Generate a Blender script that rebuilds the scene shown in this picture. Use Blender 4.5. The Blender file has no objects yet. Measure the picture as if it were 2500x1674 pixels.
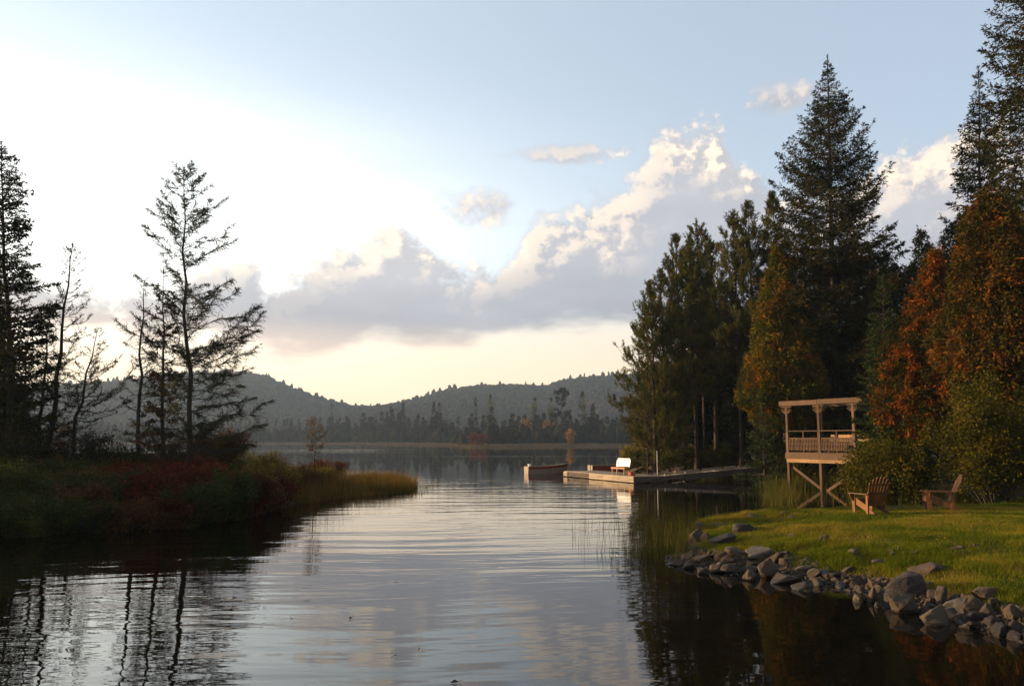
import bpy, bmesh, math, random
import numpy as np
from mathutils import Vector, Matrix

R = math.radians
rng = np.random.default_rng(7)
random.seed(7)
SC = bpy.context.scene
COL = SC.collection

# ------------------------------------------------------------------ camera
CAM_H = 2.6
PITCH = 6.92
cam_data = bpy.data.cameras.new('camera')
cam_data.lens = 28.0
cam_data.sensor_width = 36.0
cam_data.clip_start = 0.1
cam_data.clip_end = 20000.0
cam = bpy.data.objects.new('camera', cam_data)
cam.location = (0.0, 0.0, CAM_H)
cam.rotation_euler = (R(90.0 + PITCH), 0.0, 0.0)
COL.objects.link(cam)
SC.camera = cam

# ------------------------------------------------------------------ render settings
SC.render.engine = 'CYCLES'
SC.view_settings.view_transform = 'Standard'
SC.view_settings.look = 'None'
SC.view_settings.exposure = 1.15
SC.view_settings.gamma = 1.0
SC.view_settings.use_curve_mapping = False
SC.cycles.use_denoising = True
SC.cycles.max_bounces = 8
SC.cycles.diffuse_bounces = 3
SC.cycles.glossy_bounces = 3
SC.cycles.transmission_bounces = 4
SC.cycles.volume_bounces = 1
SC.cycles.sample_clamp_indirect = 6.0

# ------------------------------------------------------------------ sun
SUN_AZ, SUN_EL = -78.0, 9.0            # degrees, azimuth from the view axis (+Y), negative to the left
sun_dir = Vector((math.sin(R(SUN_AZ)) * math.cos(R(SUN_EL)), math.cos(R(SUN_AZ)) * math.cos(R(SUN_EL)), math.sin(R(SUN_EL))))
sun_data = bpy.data.lights.new('sun', 'SUN')
sun_data.energy = 5.0
sun_data.angle = R(0.6)
sun_data.color = (1.0, 0.70, 0.38)
sun = bpy.data.objects.new('sun', sun_data)
sun.rotation_euler = sun_dir.to_track_quat('Z', 'Y').to_euler()
sun.location = (-60, 20, 40)
COL.objects.link(sun)


# ------------------------------------------------------------------ node helper
class N:
    """small wrapper to write node graphs as expressions"""
    def __init__(self, tree):
        self.t = tree
    def node(self, kind, **props):
        n = self.t.nodes.new(kind)
        for k, v in props.items():
            setattr(n, k, v)
        return n
    def put(self, sock, v):
        if isinstance(v, bpy.types.NodeSocket):
            self.t.links.new(v, sock)
        elif v is not None:
            sock.default_value = v
    def m(self, op, a, b=None, c=None, clamp=False):
        n = self.node('ShaderNodeMath', operation=op, use_clamp=clamp)
        for i, v in enumerate((a, b, c)):
            if v is not None:
                self.put(n.inputs[i], v)
        return n.outputs[0]
    def vm(self, op, a, b=None):
        n = self.node('ShaderNodeVectorMath', operation=op)
        self.put(n.inputs[0], a)
        if b is not None:
            self.put(n.inputs[1], b)
        return n.outputs[0]
    def ss(self, x, lo, hi, a=0.0, b=1.0):
        n = self.node('ShaderNodeMapRange', interpolation_type='SMOOTHSTEP')
        for i, v in enumerate((x, lo, hi, a, b)):
            self.put(n.inputs[i], v)
        return n.outputs[0]
    def mix(self, f, a, b, blend='MIX'):
        n = self.node('ShaderNodeMix', data_type='RGBA', blend_type=blend)
        self.put(n.inputs[0], f)
        self.put(n.inputs[6], a if isinstance(a, bpy.types.NodeSocket) else (*a, 1.0))
        self.put(n.inputs[7], b if isinstance(b, bpy.types.NodeSocket) else (*b, 1.0))
        return n.outputs[2]
    def comb(self, x, y, z=0.0):
        n = self.node('ShaderNodeCombineXYZ')
        for i, v in enumerate((x, y, z)):
            self.put(n.inputs[i], v)
        return n.outputs[0]
    def noise(self, vec, scale, detail=4.0, rough=0.55, lac=2.0, dist=0.0, dim='3D'):
        n = self.node('ShaderNodeTexNoise', noise_dimensions=dim)
        self.put(n.inputs['Vector'], vec)
        n.inputs['Scale'].default_value = scale
        n.inputs['Detail'].default_value = detail
        n.inputs['Roughness'].default_value = rough
        n.inputs['Lacunarity'].default_value = lac
        n.inputs['Distortion'].default_value = dist
        return n.outputs[0]
    def ramp(self, x, stops):
        n = self.node('ShaderNodeValToRGB')
        e = n.color_ramp.elements
        while len(e) > 1:
            e.remove(e[-1])
        e[0].position, e[0].color = stops[0][0], (*stops[0][1], 1.0)
        for p, c in stops[1:]:
            k = e.new(p)
            k.color = (*c, 1.0)
        self.put(n.inputs[0], x)
        return n.outputs[0]
    def curve(self, x, pts, lo, hi, vlo, vhi):
        """y(x) through pts [(x, y)], linear in x from lo..hi and y from vlo..vhi"""
        n = self.node('ShaderNodeFloatCurve')
        c = n.mapping.curves[0]
        q = [((a - lo) / (hi - lo), (b - vlo) / (vhi - vlo)) for a, b in pts]
        c.points[0].location = q[0]
        c.points[1].location = q[-1]
        for a in q[1:-1]:
            c.points.new(*a)
        for p in c.points:
            p.handle_type = 'AUTO_CLAMPED'
        n.mapping.update()
        s = self.m('MULTIPLY_ADD', x, 1.0 / (hi - lo), -lo / (hi - lo))
        self.put(n.inputs['Value'], s)
        return self.m('MULTIPLY_ADD', n.outputs[0], vhi - vlo, vlo)


# ------------------------------------------------------------------ sky: Nishita air, a sunlit veil and a bank of cumulus
world = bpy.data.worlds.new('World')
SC.world = world
world.use_nodes = True

# outline of the cumulus bank, in degrees of azimuth / elevation
BANK_TOP = [(-90, 13), (-60, 12), (-40, 11.0), (-30, 10.8), (-24, 10.6), (-21.5, 12.8), (-20, 14.0), (-18.6, 13.2), (-17.2, 11.8), (-15.6, 12.4),
            (-14.2, 14.0), (-13, 14.8), (-11.2, 15.0), (-9.6, 15.6), (-8.4, 16.8), (-7.0, 16.6), (-6.0, 14.6), (-4.6, 13.0),
            (-2.8, 12.7), (-1.2, 13.3), (0.6, 14.9), (2.2, 16.8), (4.5, 17.2), (7.4, 18.4), (9.0, 19.2), (10.2, 21.2), (11.8, 22.4), (14.0, 22.4),
            (16.2, 20.2), (19, 18.0), (21.5, 17.0), (24, 17.6), (27, 19.3), (30.5, 20.0), (35, 19.0), (45, 17), (60, 16), (90, 15)]
BANK_BASE = [(-90, 4.5), (-45, 5.2), (-30, 6.2), (-20.7, 6.6), (-17.2, 5.7), (-14.5, 5.7), (-10.3, 6.4), (-4.4, 6.8), (0, 7.2), (4.5, 7.8), (8.9, 7.9), (20, 7.6), (40, 7), (90, 6)]
PUFFS = [(-2.9, 16.4, 3.2, 1.5), (4.6, 20.2, 5.2, 0.75), (20.3, 22.9, 3.0, 1.1), (28.1, 22.4, 0.6, 0.5), (-3.0, 11.5, 0.1, 0.1)]


def cloud_group():
    g = bpy.data.node_groups.new('cloud_density', 'ShaderNodeTree')
    g.interface.new_socket('az', in_out='INPUT', socket_type='NodeSocketFloat')
    g.interface.new_socket('el', in_out='INPUT', socket_type='NodeSocketFloat')
    for k in ('d', 'rag', 'depth'):
        g.interface.new_socket(k, in_out='OUTPUT', socket_type='NodeSocketFloat')
    n = N(g)
    gi, go = g.nodes.new('NodeGroupInput'), g.nodes.new('NodeGroupOutput')
    az, el = gi.outputs[0], gi.outputs[1]
    p = n.comb(az, n.m('MULTIPLY', el, 1.15))
    big = n.noise(p, 0.24, 6.0, 0.60, dim='2D')
    v = n.node('ShaderNodeTexVoronoi', feature='F1', voronoi_dimensions='2D')
    warp = n.vm('ADD', p, n.comb(n.noise(p, 0.9, 2.0, dim='2D'), n.noise(n.vm('ADD', p, (31.0, 7.0, 3.0)), 0.9, 2.0, dim='2D')))
    n.put(v.inputs['Vector'], warp)
    v.inputs['Scale'].default_value = 0.62
    v.inputs['Detail'].default_value = 3.0
    v.inputs['Roughness'].default_value = 0.55
    puffy = n.m('SUBTRACT', 0.55, v.outputs['Distance'])
    rag = n.m('ADD', n.m('MULTIPLY', n.m('SUBTRACT', big, 0.5), 3.0), n.m('MULTIPLY', puffy, 0.85))
    top = n.curve(az, BANK_TOP, -90, 90, 0, 30)
    base = n.curve(az, BANK_BASE, -90, 90, 0, 30)
    # tops are lumpy, the underside is flat and soft
    dt = n.m('ADD', n.m('MULTIPLY', n.m('SUBTRACT', top, el), 0.62), rag)
    db = n.m('ADD', n.m('MULTIPLY', n.m('SUBTRACT', el, base), 0.8), n.m('MULTIPLY', n.m('SUBTRACT', n.noise(n.comb(n.m('MULTIPLY', az, 0.35), el), 0.5, 3.0, dim='2D'), 0.5), 2.6))
    d = n.m('MINIMUM', dt, db)
    for a, e, w, h in PUFFS[:3]:
        x = n.m('DIVIDE', n.m('SUBTRACT', az, a), w)
        y = n.m('DIVIDE', n.m('SUBTRACT', el, e), h)
        r2 = n.m('ADD', n.m('MULTIPLY', x, x), n.m('MULTIPLY', y, y))
        k = n.m('ADD', n.m('MULTIPLY', n.m('SUBTRACT', 1.05, r2), 1.0), n.m('MULTIPLY', rag, 0.9))
        d = n.m('MAXIMUM', d, n.m('MAXIMUM', k, -4.0))
    n.put(go.inputs[0], d)
    n.put(go.inputs[1], rag)
    n.put(go.inputs[2], n.m('SUBTRACT', top, el))
    return g


def build_world():
    t = world.node_tree
    t.nodes.clear()
    n = N(t)
    out = n.node('ShaderNodeOutputWorld')
    bg = n.node('ShaderNodeBackground')
    tc = n.node('ShaderNodeTexCoord')
    d = tc.outputs['Generated']
    sp = n.node('ShaderNodeSeparateXYZ')
    n.put(sp.inputs[0], d)
    X, Y, Z = sp.outputs
    az = n.m('MULTIPLY', n.m('ARCTAN2', X, Y), 57.29578)
    el = n.m('MULTIPLY', n.m('ARCSINE', Z), 57.29578)
    sky = n.node('ShaderNodeTexSky', sky_type='NISHITA')
    sky.sun_disc = False
    sky.sun_elevation = R(SUN_EL)
    sky.sun_rotation = R(SUN_AZ)
    sky.air_density = 1.0
    sky.dust_density = 1.0
    sky.ozone_density = 1.0
    air = sky.outputs[0]
    grp = cloud_group()
    def dens(a, e):
        g = n.node('ShaderNodeGroup')
        g.node_tree = grp
        n.put(g.inputs[0], a)
        n.put(g.inputs[1], e)
        return g.outputs
    # thin sunlit veil spreading from the sun's side
    ax = n.m('DIVIDE', n.m('ADD', az, 33.0), 27.0)
    ey = n.m('DIVIDE', n.m('SUBTRACT', el, 14.0), 7.2)
    veil = n.m('EXPONENT', n.m('MULTIPLY', n.m('ADD', n.m('MULTIPLY', ax, ax), n.m('MULTIPLY', ey, ey)), -1.0))
    streak = n.noise(n.comb(n.m('MULTIPLY_ADD', el, 0.10, n.m('MULTIPLY', az, 0.05)), n.m('MULTIPLY', el, 0.2)), 1.0, 3.0, 0.5, dim='2D')
    veil = n.m('MULTIPLY', veil, n.m('MULTIPLY_ADD', streak, 0.8, 0.6))
    # nearness to the sun's bearing; the sky dims towards the zenith and away from the sun
    c = n.m('COSINE', n.m('MULTIPLY', n.m('SUBTRACT', az, SUN_AZ), 0.0174533))
    side = n.ss(c, -0.40, 0.95)
    dusk = n.m('MULTIPLY', n.ss(c, -1.0, -0.25, 0.45, 1.0), n.ss(el, 80.0, 34.0, 0.30, 1.0))
    haze = n.ss(el, 13.0, 3.0)
    air = n.mix(1.0, air, (SKYK, SKYK, SKYK), 'MULTIPLY')
    air = n.mix(1.0, air, n.mix(1.0, n.mix(side, (0.27, 0.30, 0.355), (0.40, 0.44, 0.48)), n.comb(dusk, dusk, dusk), 'MULTIPLY'), 'ADD')
    air = n.mix(n.m('MULTIPLY', haze, 0.9), air, n.mix(1.0, n.mix(side, (0.92, 0.69, 0.46), (1.13, 0.83, 0.52)), n.comb(dusk, dusk, dusk), 'MULTIPLY'))
    air = n.mix(1.0, air, n.mix(veil, (0, 0, 0), (0.98, 0.90, 0.74)), 'ADD')
    D, rag, depth = dens(az, el)
    S, rag2, _ = dens(n.m('ADD', az, -0.8), n.m('ADD', el, 0.6))
    alpha = n.ss(D, -0.35, 1.1)
    Dc = n.m('MINIMUM', n.m('MAXIMUM', D, 0.0), 2.0)
    Scl = n.m('MINIMUM', n.m('MAXIMUM', S, 0.0), 2.0)
    rim = n.ss(n.m('SUBTRACT', Dc, Scl), 0.0, 0.8)
    relief = n.ss(n.m('SUBTRACT', rag, rag2), -0.12, 0.75)
    patch = n.ss(n.noise(n.comb(az, el), 0.16, 3.0, 0.5, dim='2D'), 0.40, 0.62)
    upper = n.m('MULTIPLY', n.ss(depth, 9.5, 0.5), n.m('MULTIPLY', n.ss(el, 9.5, 13.5), n.ss(depth, -3.2, -0.8, 0.45, 1.0)))
    lit = n.m('ADD', n.m('MULTIPLY', rim, n.m('MULTIPLY_ADD', upper, 0.66, 0.1)), n.m('MULTIPLY', n.m('MULTIPLY_ADD', relief, 0.85, 0.12), n.m('MULTIPLY', upper, n.m('MULTIPLY_ADD', patch, 0.85, 0.1))), clamp=True)
    lowk = n.ss(el, 5.5, 16.0)
    shade = n.mix(lowk, (0.30, 0.318, 0.378), (0.43, 0.445, 0.495))
    soft = n.noise(n.comb(n.m('MULTIPLY', az, 0.10), n.m('MULTIPLY', el, 0.30)), 1.0, 4.0, 0.55, dim='2D')
    shade = n.mix(1.0, shade, n.mix(soft, (0.78, 0.78, 0.80), (1.20, 1.18, 1.15)), 'MULTIPLY')
    under = n.ss(n.m('MULTIPLY_ADD', az, 0.03, el), 8.6, 5.6)
    shade = n.mix(n.m('MULTIPLY', under, 0.65), shade, (0.80, 0.58, 0.44))
    cloud = n.mix(lit, shade, (0.96, 0.80, 0.64))
    cloud = n.mix(1.0, cloud, n.mix(n.m('MULTIPLY', veil, 0.20), (0, 0, 0), (0.95, 0.82, 0.62)), 'ADD')
    cloud = n.mix(1.0, cloud, n.comb(dusk, dusk, dusk), 'MULTIPLY')
    col = n.mix(n.m('MULTIPLY', alpha, 0.96), air, cloud)
    n.put(bg.inputs[0], col)
    bg.inputs[1].default_value = 0.585
    n.put(out.inputs[0], bg.outputs[0])


SKYK = 0.11
HAZE = 0.00018
build_world()


# ------------------------------------------------------------------ geometry helpers
F_PX = 28.0 / 36.0 * 2500.0


def P(px, py, Y):
    """world point that a photo pixel (2500 px wide) shows at distance Y along the ground"""
    x, y = (px - 1250.0) / F_PX, (837.0 - py) / F_PX
    c, s = math.cos(R(PITCH)), math.sin(R(PITCH))
    k = Y / (c - y * s)
    return np.array([x * k, Y, CAM_H + (s + y * c) * k])


def G(px, py, z=0.0):
    """world point where the pixel's ray meets the level z"""
    x, y = (px - 1250.0) / F_PX, (837.0 - py) / F_PX
    c, s = math.cos(R(PITCH)), math.sin(R(PITCH))
    k = (z - CAM_H) / (s + y * c)
    return np.array([x * k, (c - y * s) * k, z])


def nrm(a):
    a = np.asarray(a, float)
    return a / np.maximum(np.linalg.norm(a, axis=-1, keepdims=True), 1e-9)


def mesh_data(name, V, faces, mats, smooth=False, midx=None):
    """faces: list of int arrays (m, k)"""
    V = np.asarray(V, np.float32).reshape(-1, 3)
    faces = [np.asarray(f, np.int32) for f in faces if len(f)]
    me = bpy.data.meshes.new(name)
    me.vertices.add(len(V))
    me.vertices.foreach_set('co', V.ravel())
    loops = np.concatenate([f.ravel() for f in faces])
    tot = np.concatenate([np.full(len(f), f.shape[1], np.int32) for f in faces])
    start = np.concatenate([[0], np.cumsum(tot)[:-1]]).astype(np.int32)
    me.loops.add(len(loops))
    me.loops.foreach_set('vertex_index', loops)
    me.polygons.add(len(tot))
    me.polygons.foreach_set('loop_start', start)
    me.polygons.foreach_set('loop_total', tot)
    if midx is not None:
        me.polygons.foreach_set('material_index', np.asarray(midx, np.int32))
    me.polygons.foreach_set('use_smooth', np.full(len(tot), bool(smooth)))
    me.update(calc_edges=True)
    for m in (mats if isinstance(mats, (list, tuple)) else [mats]):
        me.materials.append(m)
    return me


def tag(o, label=None, cat=None, group=None, kind=None):
    if label:
        o['label'] = label
    if cat:
        o['category'] = cat
    if group:
        o['group'] = group
    if kind:
        o['kind'] = kind
    return o


def link(name, me, parent=None, loc=(0, 0, 0), rz=0.0):
    o = bpy.data.objects.new(name, me)
    COL.objects.link(o)
    o.location = loc
    if rz:
        o.rotation_euler = (0, 0, rz)
    if parent is not None:
        o.parent = parent
    return o


def thing(name, label, cat, loc=(0, 0, 0), rz=0.0, group=None):
    return tag(link(name, None, None, loc, rz), label, cat, group)


def copy_tree(o, parent=None):
    c = o.copy()
    COL.objects.link(c)
    c.parent = parent
    for ch in list(o.children):
        copy_tree(ch, c)
    return c


class MB:
    """collects shapes into one mesh"""
    def __init__(self):
        self.V, self.F, self.n = [], [], 0
    def add(self, V, *faces):
        V = np.asarray(V, float).reshape(-1, 3)
        for f in faces:
            if len(f):
                self.F.append(np.asarray(f, int) + self.n)
        self.V.append(V)
        self.n += len(V)
        return self
    def bar(self, a, b, w, h, up=(0, 0, 1), jit=0.0):
        """a squared timber from a to b, w wide (sideways) and h high (along up)"""
        a, b = np.asarray(a, float), np.asarray(b, float)
        d = nrm(b - a)
        s = nrm(np.cross(d, up))
        u = np.cross(s, d)
        V = []
        for p in (a, b):
            for i, j in ((-1, -1), (1, -1), (1, 1), (-1, 1)):
                V.append(p + s * i * w / 2 + u * j * h / 2)
        V = np.array(V)
        if jit:
            V += rng.normal(0, jit, V.shape)
        return self.add(V, [(0, 1, 2, 3), (4, 7, 6, 5), (0, 4, 5, 1), (1, 5, 6, 2), (2, 6, 7, 3), (3, 7, 4, 0)])
    def box(self, c, size, rz=0.0):
        c = np.asarray(c, float)
        d = np.array([math.cos(rz), math.sin(rz), 0]) * size[0] / 2
        return self.bar(c - d, c + d, size[1], size[2])
    def prism(self, outline, thick, origin, ax, ay):
        """a flat outline (n, 2) in the plane ax, ay through origin, thickened both ways"""
        o2 = np.asarray(outline, float)
        ax, ay = nrm(ax), nrm(ay)
        nz = np.cross(ax, ay)
        base = np.asarray(origin, float) + o2[:, :1] * ax + o2[:, 1:] * ay
        k = len(o2)
        V = np.concatenate([base - nz * thick / 2, base + nz * thick / 2])
        i = np.arange(k)
        j = (i + 1) % k
        self.add(V, np.array([i[::-1]]), np.array([i + k]), np.stack([i, j, j + k, i + k], 1))
        return self
    def tube(self, pts, rad, sides=6, cap=True):
        V, F = tubes(np.asarray(pts, float)[None], np.broadcast_to(np.asarray(rad, float), (len(pts),))[None], sides)
        self.add(V, F)
        if cap:
            k = len(pts)
            self.F.append(np.array([np.arange(sides)[::-1]]) + self.n - len(V))
            self.F.append(np.array([np.arange(sides)]) + self.n - sides)
        return self
    def mesh(self, name, mat, smooth=False):
        by = {}
        for f in self.F:
            by.setdefault(f.shape[1], []).append(f)
        return mesh_data(name, np.concatenate(self.V), [np.concatenate(v) for v in by.values()], mat, smooth)
    def build(self, name, mat, parent=None, loc=(0, 0, 0), smooth=False, rz=0.0):
        return link(name, self.mesh(name, mat, smooth), parent, loc, rz)


def tubes(pts, rad, sides=4):
    """many tapered tubes at once: pts (n, k, 3), rad (n, k)"""
    n, k, _ = pts.shape
    t = np.gradient(pts, axis=1)
    t = nrm(t)
    ref = np.where(np.abs(t[..., 2:3]) > 0.9, np.array([1.0, 0, 0]), np.array([0, 0, 1.0]))
    a = nrm(np.cross(t, ref))
    b = np.cross(t, a)
    ang = np.arange(sides) * 2 * np.pi / sides
    ring = a[:, :, None, :] * np.cos(ang)[None, None, :, None] + b[:, :, None, :] * np.sin(ang)[None, None, :, None]
    V = pts[:, :, None, :] + ring * rad[:, :, None, None]
    idx = np.arange(n * k * sides).reshape(n, k, sides)
    q0 = idx[:, :-1, :]
    q1 = np.roll(idx, -1, 2)[:, :-1, :]
    q2 = np.roll(idx, -1, 2)[:, 1:, :]
    q3 = idx[:, 1:, :]
    F = np.stack([q0, q1, q2, q3], -1).reshape(-1, 4)
    return V.reshape(-1, 3), F


def leaves(C, A, L, W, g=None):
    """rhombic leaf / needle-spray faces: base C (n,3), direction A, length L, width W, random roll"""
    g = g or rng
    n = len(C)
    A = nrm(A)
    S = nrm(np.cross(A, g.normal(size=(n, 3))))
    L = np.broadcast_to(np.asarray(L, float), (n,))[:, None]
    W = np.broadcast_to(np.asarray(W, float), (n,))[:, None]
    mid = C + A * L * 0.5
    V = np.stack([C, mid + S * W / 2, C + A * L, mid - S * W / 2], 1).reshape(-1, 3)
    return V, np.arange(n * 4).reshape(n, 4)


def blades(C, A, L, W, bend=0.25):
    """grass-like single triangles leaning along A"""
    n = len(C)
    ang = rng.uniform(0, 2 * np.pi, n)
    S = np.stack([np.cos(ang), np.sin(ang), np.zeros(n)], 1)
    lean = rng.normal(size=(n, 3)) * bend
    lean[:, 2] = 0
    tip = C + (nrm(A) + lean) * np.asarray(L)[:, None]
    W = np.broadcast_to(np.asarray(W, float), (n,))[:, None]
    V = np.stack([C - S * W / 2, C + S * W / 2, tip], 1).reshape(-1, 3)
    return V, np.arange(n * 3).reshape(n, 3)


def vnoise(p, seed=0):
    """cheap smooth value noise for arrays of points (n, d), result 0..1"""
    p = np.asarray(p, float)
    d = p.shape[-1]
    i = np.floor(p).astype(np.int64)
    f = p - i
    f = f * f * (3 - 2 * f)
    out = 0.0
    primes = (73856093, 19349663, 83492791)
    for c in range(2 ** d):
        h = np.full(p.shape[:-1], seed * 2654435 + 12345, np.int64)
        w = 1.0
        for k in range(d):
            b = (c >> k) & 1
            h = h ^ ((i[..., k] + b) * primes[k])
            w = w * (f[..., k] if b else 1 - f[..., k])
        h = (h ^ (h >> 13)) * 1274126177
        out = out + w * (((h ^ (h >> 16)) & 0xffff) / 65535.0)
    return out


def fbm(p, oct=4, seed=0):
    p = np.asarray(p, float)
    return sum(vnoise(p * 2 ** k + 17.3 * k, seed + k) * 0.5 ** (k + 1) for k in range(oct)) / (1 - 0.5 ** oct)


def sdf(poly, X, Y):
    """signed distance to a closed polygon, positive inside"""
    poly = np.asarray(poly, float)
    q = np.roll(poly, -1, 0)
    d2 = np.full(X.shape, 1e18)
    ins = np.zeros(X.shape, bool)
    for (x0, y0), (x1, y1) in zip(poly, q):
        ex, ey = x1 - x0, y1 - y0
        t = np.clip(((X - x0) * ex + (Y - y0) * ey) / (ex * ex + ey * ey + 1e-12), 0, 1)
        d2 = np.minimum(d2, (X - x0 - t * ex) ** 2 + (Y - y0 - t * ey) ** 2)
        c = ((y0 > Y) != (y1 > Y)) & (X < (x1 - x0) * (Y - y0) / (y1 - y0 + 1e-12) + x0)
        ins ^= c
    d = np.sqrt(d2)
    return np.where(ins, d, -d)


# ------------------------------------------------------------------ materials
def new_mat(name):
    m = bpy.data.materials.new(name)
    m.use_nodes = True
    m.node_tree.nodes.clear()
    n = N(m.node_tree)
    out = n.node('ShaderNodeOutputMaterial')
    return m, n, out


def foliage(name, stops, trans=0.30, scale=0.5, gloss=0.0, mixr=0.5):
    """leaf colour varies from leaf to leaf and from bough to bough"""
    m, n, out = new_mat(name)
    geo = n.node('ShaderNodeNewGeometry')
    tc = n.node('ShaderNodeTexCoord')
    r = geo.outputs['Random Per Island']
    k = n.ss(n.noise(tc.outputs['Object'], scale, 2.0, 0.6), 0.30, 0.70)
    f = n.m('ADD', n.m('MULTIPLY', r, mixr), n.m('MULTIPLY', k, 1.0 - mixr))
    c = n.ramp(f, stops)
    d = n.node('ShaderNodeBsdfDiffuse')
    t = n.node('ShaderNodeBsdfTranslucent')
    n.put(d.inputs[0], c)
    n.put(t.inputs[0], c)
    mx = n.node('ShaderNodeMixShader')
    mx.inputs[0].default_value = trans
    n.t.links.new(d.outputs[0], mx.inputs[1])
    n.t.links.new(t.outputs[0], mx.inputs[2])
    last = mx
    if gloss:
        g = n.node('ShaderNodeBsdfGlossy')
        g.inputs['Roughness'].default_value = 0.45
        g.inputs['Color'].default_value = (1, 1, 1, 1)
        mg = n.node('ShaderNodeMixShader')
        mg.inputs[0].default_value = gloss
        n.t.links.new(mx.outputs[0], mg.inputs[1])
        n.t.links.new(g.outputs[0], mg.inputs[2])
        last = mg
    n.put(out.inputs[0], last.outputs[0])
    return m


def solid(name, c0, c1, scale=6.0, stretch=(1, 1, 1), rough=0.8, bump=0.3, dist=0.01, detail=5.0, metal=0.0, spec=0.3, c2=None, per_object=0.25, wet=False):
    """mottled surface with relief; stretch draws the grain out along an axis"""
    m, n, out = new_mat(name)
    tc = n.node('ShaderNodeTexCoord')
    oi = n.node('ShaderNodeObjectInfo')
    v = n.vm('MULTIPLY', tc.outputs['Object'], stretch)
    v = n.vm('ADD', v, n.comb(n.m('MULTIPLY', oi.outputs['Random'], 50.0), 0.0, 0.0))
    k = n.noise(v, scale, detail, 0.62)
    big = n.noise(v, scale * 0.17, 3.0, 0.5)
    stops = [(0.30, c0), (0.68, c1)] if c2 is None else [(0.28, c0), (0.5, c1), (0.72, c2)]
    c = n.ramp(n.m('ADD', n.m('MULTIPLY', k, 0.6), n.m('MULTIPLY', big, 0.4)), stops)
    val = n.m('MULTIPLY_ADD', oi.outputs['Random'], per_object * 2, 1.0 - per_object)
    c = n.mix(1.0, c, n.comb(val, val, val), 'MULTIPLY')
    b = n.node('ShaderNodeBsdfPrincipled')
    b.inputs['Roughness'].default_value = rough
    if wet:
        # lichen blotches, and the damp dark foot of stones that stand in the lake
        lich = n.ss(n.noise(v, scale * 1.9, 4.0, 0.7), 0.60, 0.68)
        c = n.mix(n.m('MULTIPLY', lich, 0.35), c, (0.20, 0.20, 0.165))
        geo = n.node('ShaderNodeNewGeometry')
        ps = n.node('ShaderNodeSeparateXYZ')
        n.put(ps.inputs[0], geo.outputs['Position'])
        wk = n.ss(n.m('MULTIPLY_ADD', k, 0.05, ps.outputs[2]), 0.095, 0.055)
        c = n.mix(n.m('MULTIPLY', wk, 0.6), c, (0.012, 0.010, 0.008))
        n.put(b.inputs['Roughness'], n.m('MULTIPLY_ADD', wk, -0.5, rough))
    n.put(b.inputs['Base Color'], c)
    b.inputs['Metallic'].default_value = metal
    b.inputs['Specular IOR Level'].default_value = spec
    if bump:
        bp = n.node('ShaderNodeBump')
        bp.inputs['Strength'].default_value = bump
        bp.inputs['Distance'].default_value = dist
        n.put(bp.inputs['Height'], k)
        n.put(b.inputs['Normal'], bp.outputs[0])
    n.put(out.inputs[0], b.outputs[0])
    return m


M = {}
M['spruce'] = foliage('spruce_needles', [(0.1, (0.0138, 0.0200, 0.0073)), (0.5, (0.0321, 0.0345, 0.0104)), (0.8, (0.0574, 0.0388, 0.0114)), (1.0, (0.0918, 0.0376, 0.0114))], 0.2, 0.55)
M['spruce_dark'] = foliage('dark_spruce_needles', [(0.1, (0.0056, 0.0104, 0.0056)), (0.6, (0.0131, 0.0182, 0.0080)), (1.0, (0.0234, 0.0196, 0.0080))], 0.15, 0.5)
M['fir'] = foliage('fir_needles', [(0.1, (0.0148, 0.0278, 0.0085)), (0.6, (0.0324, 0.0473, 0.0124)), (1.0, (0.0555, 0.0591, 0.0135))], 0.2, 0.6)
M['pine'] = foliage('pine_needles', [(0.05, (0.0260, 0.0339, 0.0092)), (0.5, (0.0649, 0.0671, 0.0149)), (0.82, (0.1121, 0.0876, 0.0184)), (1.0, (0.1888, 0.0671, 0.0143))], 0.2, 0.7)
M['cedar'] = foliage('cedar_sprays', [(0.1, (0.0334, 0.0415, 0.0072)), (0.45, (0.0790, 0.0751, 0.0090)), (0.66, (0.1215, 0.0778, 0.0090)), (0.88, (0.2582, 0.0804, 0.0099)), (1.0, (0.3645, 0.1102, 0.0144))], 0.25, 0.9)
M['cedar_red'] = foliage('rusty_cedar_sprays', [(0.1, (0.0243, 0.0318, 0.0076)), (0.42, (0.0486, 0.0447, 0.0076)), (0.56, (0.1215, 0.0466, 0.0091)), (0.70, (0.2106, 0.0560, 0.0091)), (0.9, (0.2916, 0.0839, 0.0121)), (1.0, (0.3240, 0.1212, 0.0181))], 0.3, 1.7, 0.0, 0.4)
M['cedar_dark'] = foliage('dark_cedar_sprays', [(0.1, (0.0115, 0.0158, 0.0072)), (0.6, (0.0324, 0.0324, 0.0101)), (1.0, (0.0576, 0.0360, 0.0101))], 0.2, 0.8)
M['alder'] = foliage('alder_leaves', [(0.1, (0.0213, 0.0288, 0.0044)), (0.5, (0.0581, 0.0540, 0.0071)), (0.85, (0.1066, 0.0756, 0.0098)), (1.0, (0.1938, 0.1079, 0.0178))], 0.3, 0.9)
M['larch'] = foliage('larch_needles', [(0.1, (0.030, 0.034, 0.012)), (0.6, (0.075, 0.075, 0.018)), (1.0, (0.15, 0.12, 0.03))], 0.35, 0.5)
M['golden'] = foliage('golden_needles', [(0.1, (0.1200, 0.0720, 0.0180)), (0.6, (0.2280, 0.1200, 0.0300)), (1.0, (0.3000, 0.1560, 0.0360))], 0.35, 0.6)
M['sweetgale'] = foliage('green_shrub_leaves', [(0.1, (0.0198, 0.0290, 0.0098)), (0.55, (0.0509, 0.0608, 0.0147)), (1.0, (0.1203, 0.0924, 0.0196))], 0.25, 0.7)
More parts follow.
